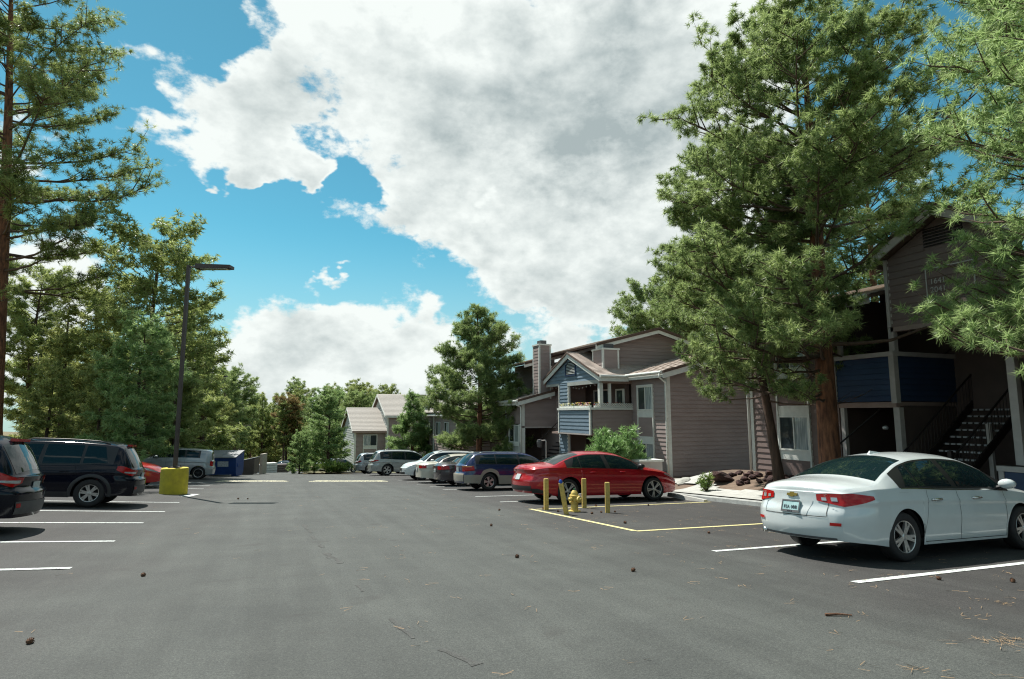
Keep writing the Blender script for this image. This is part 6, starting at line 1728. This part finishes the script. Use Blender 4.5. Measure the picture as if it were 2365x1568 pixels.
for (x, y, hh, k, nd, lab) in ((4.5, 54.1, 7.0, 4, M_NEED_G, 'full green pine on the grass island before the far block'), (3.6, 56.6, 4.1, 2, M_NEED_G, 'small pine at the tip of the grass island'), (2.2, 52.9, 3.3, 2, M_NEED_G, 'lowest young pine by the lane at the grass island'),
                                (11.4, 94.4, 11.2, 3, M_NEED, 'pine behind the near roof of the far block'), (13.8, 96.7, 10.9, 0, M_NEED, 'pine left of the taller roof of the far block'), (16.7, 100.9, 11.1, 3, M_NEED, 'pine just showing behind the far block ridge')):
    forest_pine(k, x, y, hh, lab, 'pines by the far block', nd, 1.15, z=float(base_z(x, y)))
# the far wood: single trees down the road (x, y, height, kind)
FW = 'pines of the far wood at the end of the road'
far = [(-13, 130, 16.8, 6), (-13, 134, 13.0, 1), (-13, 148, 15.5, 6), (-11, 140, 16.3, 6), (-9, 122, 16.6, 6), (-10, 147, 13.9, 6), (-9, 140, 16.4, 6), (-7, 123, 11.0, 1), (-7, 145, 15.2, 6), (-5, 121, 10.6, 3), (-5, 127, 13.1, 1), (-4, 138, 12.1, 5), (-5, 172, 17.8, 6), (-2, 143, 15.8, 1), (-1, 164, 14.3, 6), (-0, 158, 13.6, 1), (1, 149, 11.3, 6), (2, 114, 11.1, 5), (3, 136, 11.8, 5), (4, 115, 10.5, 6), (4, 128, 11.2, 6), (5, 129, 12.7, 6), (6, 139, 15.5, 6), (7, 142, 14.5, 1), (6, 105, 13.5, 6), (7, 107, 11.2, 1), (9, 114, 12.3, 3), (9, 111, 11.1, 3), (11, 124, 13.4, 5), (10, 108, 10.4, 6), (12, 124, 14.9, 6), (12, 103, 13.7, 6), (12, 103, 10.3, 6), (13, 106, 14.0, 5), (15, 113, 14.5, 5), (18, 124, 15.7, 6), (17, 117, 13.9, 1), (19, 122, 11.8, 6), (17, 101, 13.2, 3), (-18, 184, 21.3, 5), (-19, 209, 18.2, 6), (-19, 211, 15.2, 5), (-15, 182, 17.0, 1), (-13, 184, 14.5, 1), (-12, 193, 18.0, 6), (-9, 152, 12.5, 6), (-11, 185, 16.0, 3), (-10, 198, 12.6, 5), (-7, 162, 14.9, 1), (-6, 188, 15.5, 1), (-5, 149, 13.4, 1), (-4, 168, 15.9, 5), (-3, 188, 16.6, 1), (-1, 146, 11.0, 5), (-1, 168, 14.5, 6), (0, 166, 16.4, 6), (1, 158, 17.3, 1), (2, 182, 16.5, 1), (5, 171, 13.8, 6), (5, 148, 18.6, 5), (6, 144, 16.6, 5), (6, 149, 13.6, 1), (7, 113, 10.5, 6), (6, 113, 10.9, 6), (9, 129, 11.7, 6), (9, 112, 13.7, 5), (10, 127, 11.5, 3), (10, 116, 12.2, 5), (11, 112, 14.7, 1), (11, 108, 11.1, 6), (12, 105, 9.6, 5), (14, 120, 13.9, 6), (13, 103, 11.4, 3), (16, 122, 11.8, 5), (15, 109, 12.2, 1), (16, 110, 14.5, 6), (18, 122, 10.8, 6), (19, 116, 11.1, 5)]
for (x, y, hh, k) in far:
    forest_pine(k, x, y, hh, 'one of the many tall pines of the far wood beyond the road', FW, random.choice([M_NEED, M_NEED_D, M_NEED, M_NEED_D, M_NEED_Y]), 1.0)
forest_pine(5, 2.4, 115.1, 12.2, 'rusty brown pine standing out in the far wood', FW, M_NEED_R, 1.3)

# leafy shrub in front of the blue bay, hedges, weeds
def leaf_bush(name, label, cat, loc, rx, ry, h, n, leaf, m, seed, group=None, stems=9, pointed=.5, per=9):
    rg = np.random.default_rng(seed)
    t = thing(name, label, cat, loc, group)
    paths, rads, P, Dr = [], [], [], []
    for i in range(stems):
        a = rg.uniform(0, 6.28); q = rg.uniform(.1, 1) ** .5
        top = np.array([rx * q * np.cos(a), ry * q * np.sin(a), h * (1 - pointed * q * q) * rg.uniform(.8, 1.03)])
        b = np.array([top[0] * .12, top[1] * .12, 0]); mid = np.array([top[0] * .6, top[1] * .6, top[2] * .5])
        pts = np.array([b * (1 - s) ** 2 + 2 * mid * s * (1 - s) + top * s * s for s in np.linspace(0, 1, 6)])
        paths.append(pts); rads.append(np.linspace(.02, .004, 6) * (h / 2 + .3))
        for j in range(per):
            s = rg.uniform(.25, 1); p = np.array([np.interp(s, np.linspace(0, 1, 6), pts[:, k]) for k in range(3)])
            P.append(p + rg.normal(size=3) * [rx * .16, ry * .16, h * .06]); Dr.append(np.array([top[0] * .5, top[1] * .5, h]) + rg.normal(size=3) * h * .35)
    P, Dr = np.array(P), np.array(Dr); P[:, 2] = np.maximum(P[:, 2], .05)
    w = tubes_np(np.array(paths), np.array(rads), 5)
    o = np_mesh('stems', *w, M_TWIG, t, smooth=True); o['kind'] = 'stuff'
    V, F, T_ = tufts_np(rg, P, Dr, np.full(len(P), leaf), n, leaf * .17, spread=.8, tone=np.clip(.5 + rg.normal(0, .2, len(P)), 0, 1), quad=True)
    o = np_mesh('leaves', V, F, m, t, attr=T_); o['kind'] = 'stuff'
    return t
leaf_bush('shrub', 'bright green upright shrub in front of the blue bay, above the red sedan', 'shrub', (14.2, 23.6, vz(14.2, 23.6)), 1.25, 1.1, 2.75, 16, .30, M_LEAF, 71, stems=46, per=16)
leaf_bush('shrub', 'low round green hedge bush behind the cream sedan and small pine', 'shrub', (12.6, 50.5, vz(12.6, 50.5)), 1.6, 2.2, 1.7, 14, .3, M_BUSH, 72, 'low bushes by the cars', stems=40, per=12, pointed=.3)
leaf_bush('shrub', 'low green bush on the island beside the farthest silver crossover', 'shrub', (5.0, 51.6, vz(5, 51.6) + .1), 1.3, 1.2, .95, 14, .28, M_BUSH, 73, 'low bushes by the cars', stems=34, per=10, pointed=.3)
leaf_bush('shrub', 'green bush against the corner of the far block', 'shrub', (13.6, 71, float(base_z(13.6, 71))), 1.6, 1.4, 2.4, 14, .3, M_BUSH, 74, 'low bushes by the cars', stems=36, per=12)
leaf_bush('weed', 'thin yellow-green weed by the red sedan bonnet', 'weed', (13.7, 16.9, vz(13.7, 16.9)), .25, .2, .75, 10, .14, M_BUSH, 75, stems=12, per=8)

# boulder, lava rocks, stump of soil
def rock(name, x, y, z, r, m, seed, label, group=None, squash=.6, parent=None):
    rg = np.random.default_rng(seed)
    import bmesh
    bm = bmesh.new(); bmesh.ops.create_icosphere(bm, subdivisions=2, radius=r)
    k = rg.normal(size=(5, 3))
    for v in bm.verts:
        n = np.array(v.co) / r
        f = 1 + .22 * sum(math.sin(2.2 * float(n @ q) + i) for i, q in enumerate(k)) / 2.2 + rg.uniform(-.05, .05)
        v.co = Vector((n[0] * r * f, n[1] * r * f * .85, n[2] * r * f * squash))
    me = bpy.data.meshes.new(name); bm.to_mesh(me); bm.free(); me.materials.append(m)
    o = bpy.data.objects.new(name, me); link(o); o.location = (x, y, z + r * squash * .45); o.rotation_euler = (rg.uniform(-.3, .3), rg.uniform(-.3, .3), rg.uniform(0, 6))
    tag(o, label, 'rock', group); return o
M_LAVA = mat('lava_rock', (0.022, 0.011, 0.010), .95, scale=6, col2=(0.075, 0.034, 0.029), bump=1.0, bscale=30)
M_STONE = mat('pale_stone', (0.34, 0.34, 0.30), .9, var=.15, scale=4, bump=.5, bscale=15)
for i in range(46):
    a, b = random.random(), random.random()
    x = 14.75 + 1.5 * a; y = 14.6 + 3.2 * b
    rock('lava_rock', x, y, vz(x, y), random.uniform(.07, .18), M_LAVA, 500 + i, 'dark red lava rock in the bed round the slender pine foot', 'lava rocks round the pine foot')
rock('boulder', 15.0, 17.6, vz(15, 17.6), .42, M_LAVA, 900, 'large dark boulder by the corner downspout above the lava rock bed', squash=.45)
rock('boulder', 14.6, 19.3, vz(14.6, 19.3), .3, M_STONE, 901, 'pale flat stone at the walk corner near the red sedan nose', squash=.4)

# pine cones and needle litter on the asphalt
def cone_mesh():
    mb = MB()
    mb.lathe([(0, -.045), (.02, -.04), (.036, -.015), (.034, .015), (.018, .04), (0, .05)], 9)
    for k in range(34):
        h = -.036 + .078 * k / 34; rr = .036 * math.sqrt(max(.08, 1 - (h / .052) ** 2)); a = k * 2.4
        c, s = math.cos(a), math.sin(a)
        p = Vector((c * rr, s * rr, h)); tdir = Vector((-s, c, 0))
        mb.add([p - tdir * .012, p + tdir * .012, p + Vector((c, s, .6)) * .018], [(0, 1, 2)])
    return mb
cm = cone_mesh().build('pine_cone', M_CONE); first = cm
M_LITTER = mat('dry_needles', (0.24, 0.15, 0.08), .8, scale=30, col2=(0.36, 0.25, 0.14))
CG = 'pine cones lying on the asphalt'
cones = [(-1.35, 8.53, 'pine cone lying alone on the lane left of centre'), (-1.66, 5.89, 'pine cone nearest the bottom left corner of the lot'), (7.24, 4.93, 'pine cone on the asphalt below the near white stripe'), (4.23, 6.65, 'split pale pine cone on the open asphalt left of the white sedan'), (7.49, 9.22, 'pine cone left of the white sedan near the yellow line'),
         (6.92, 11.14, 'pine cone inside the yellow box, near its front corner'), (4.17, 11.73, 'pine cone on the lane left of the hydrant'), (5.48, 14.80, 'pine cone by the end of the white stripe left of the posts'), (8.34, 14.90, 'pine cone right behind the hydrant'), (7.62, 13.35, 'pine cone at the foot of the last yellow post'), (7.25, 13.15, 'pine cone between the hydrant and the last yellow post'), (7.99, 13.32, 'pine cone right of the last yellow post'), (6.73, 13.94, 'pine cone beside the leaning yellow post'),
         (9.84, 14.61, 'pine cone under the red sedan sill by the yellow line'), (12.80, 16.22, 'pine cone by the wheel stop end'), (13.03, 16.13, 'pine cone beside the wheel stop, toward the walk'), (13.41, 16.38, 'pine cone on the asphalt below the walk kerb'), (7.88, 4.53, 'flattened pine cone near the right edge of the lot'), (-0.91, 21.42, 'pine cone on the lamp post shadow'), (-0.63, 21.31, 'pine cone right of the lamp post shadow tip'), (3.27, 8.10, 'tiny pine cone in the middle of the lane'), (6.68, 14.72, 'pine cone at the foot of the leftmost yellow post')]
for i, (x, y, lab) in enumerate(cones):
    o = cm if i == 0 else cm.copy()
    if i: COL.objects.link(o)
    s = random.uniform(.52, .72); o.scale = (s, s, s)
    o.location = (x, y, float(base_z(x, y)) + .034 * s); o.rotation_euler = (random.uniform(.9, 2.0), random.uniform(-.5, .5), random.uniform(0, 6))
    tag(o, lab, 'pine cone', CG)
rg = np.random.default_rng(5)
def litter(name, label, pts, n_each, L_=.10, w_=.0016, spread=.05):
    V, F = [], []
    for (x, y) in pts:
        base = rg.uniform(0, 6.28)
        for k in range(n_each):
            a = base + rg.normal() * .5 if n_each < 6 else rg.uniform(0, 6.28); l = L_ * rg.uniform(.5, 1.2)
            cx_, cy_ = x + rg.normal() * spread, y + rg.normal() * spread
            dx, dy = math.cos(a) * l / 2, math.sin(a) * l / 2; nx_, ny_ = -math.sin(a) * w_, math.cos(a) * w_
            b = len(V)
            for (ex, ey) in ((-dx - nx_, -dy - ny_), (dx - nx_, dy - ny_), (dx + nx_, dy + ny_), (-dx + nx_, -dy + ny_)):
                qx, qy = cx_ + ex, cy_ + ey
                V.append((qx, qy, float(base_z(qx, qy)) + .008 + .02 * rg.random() * (1 if n_each > 20 else .2)))
            F.append((b, b + 1, b + 2, b + 3))
    o = np_mesh(name, V, F, M_LITTER); tag(o, label, 'pine needles', kind='stuff'); return o
pts = []
while len(pts) < 520:
    x, y = rg.uniform(1.0, 12.3), rg.uniform(1.8, 22)
    w_ = (.25 + .75 * sm(2, 9, x)) * (.3 + .7 * (1 - sm(4, 20, y)))
    if rg.random() < w_: pts.append((x, y))
litter('needle_litter', 'scattered dry pine needles on the stalls and lane', pts, 3)
pts = [(rg.uniform(-8, 2), rg.uniform(4, 30)) for _ in range(120)]
litter('needle_litter', 'thin dry pine needles strewn over the left of the lot', pts, 2)
hp = Vector((5.43, 3.18)); cl = [(hp.x + rg.normal() * .13, hp.y + rg.normal() * .05) for _ in range(4)]
litter('needle_pile', 'matted pile of tan pine needles near the right bottom corner', cl, 16, .10, .0012, .06)
hp = Vector((4.09, 3.01)); litter('needle_tuft', 'small loose tuft of dry needles at the bottom of the lot', [(hp.x, hp.y)], 12, .11, .0013, .04)
hp = Vector((6.70, 3.93)); litter('needle_tuft', 'loose tuft of dry needles above the matted pile', [(hp.x, hp.y)], 12, .11, .0013, .05)
hp = Vector((4.80, 4.20))
o = MB().tube([(-.11, 0, 0), (.0, .006, .004), (.12, 0, 0)], [.013, .011, .006], 7).build('twig', M_CONE); o.location = (hp.x, hp.y, float(base_z(hp.x, hp.y)) + .012); o.rotation_euler = (0, 0, -.45); tag(o, 'short brown twig on the asphalt below the white sedan', 'twig')
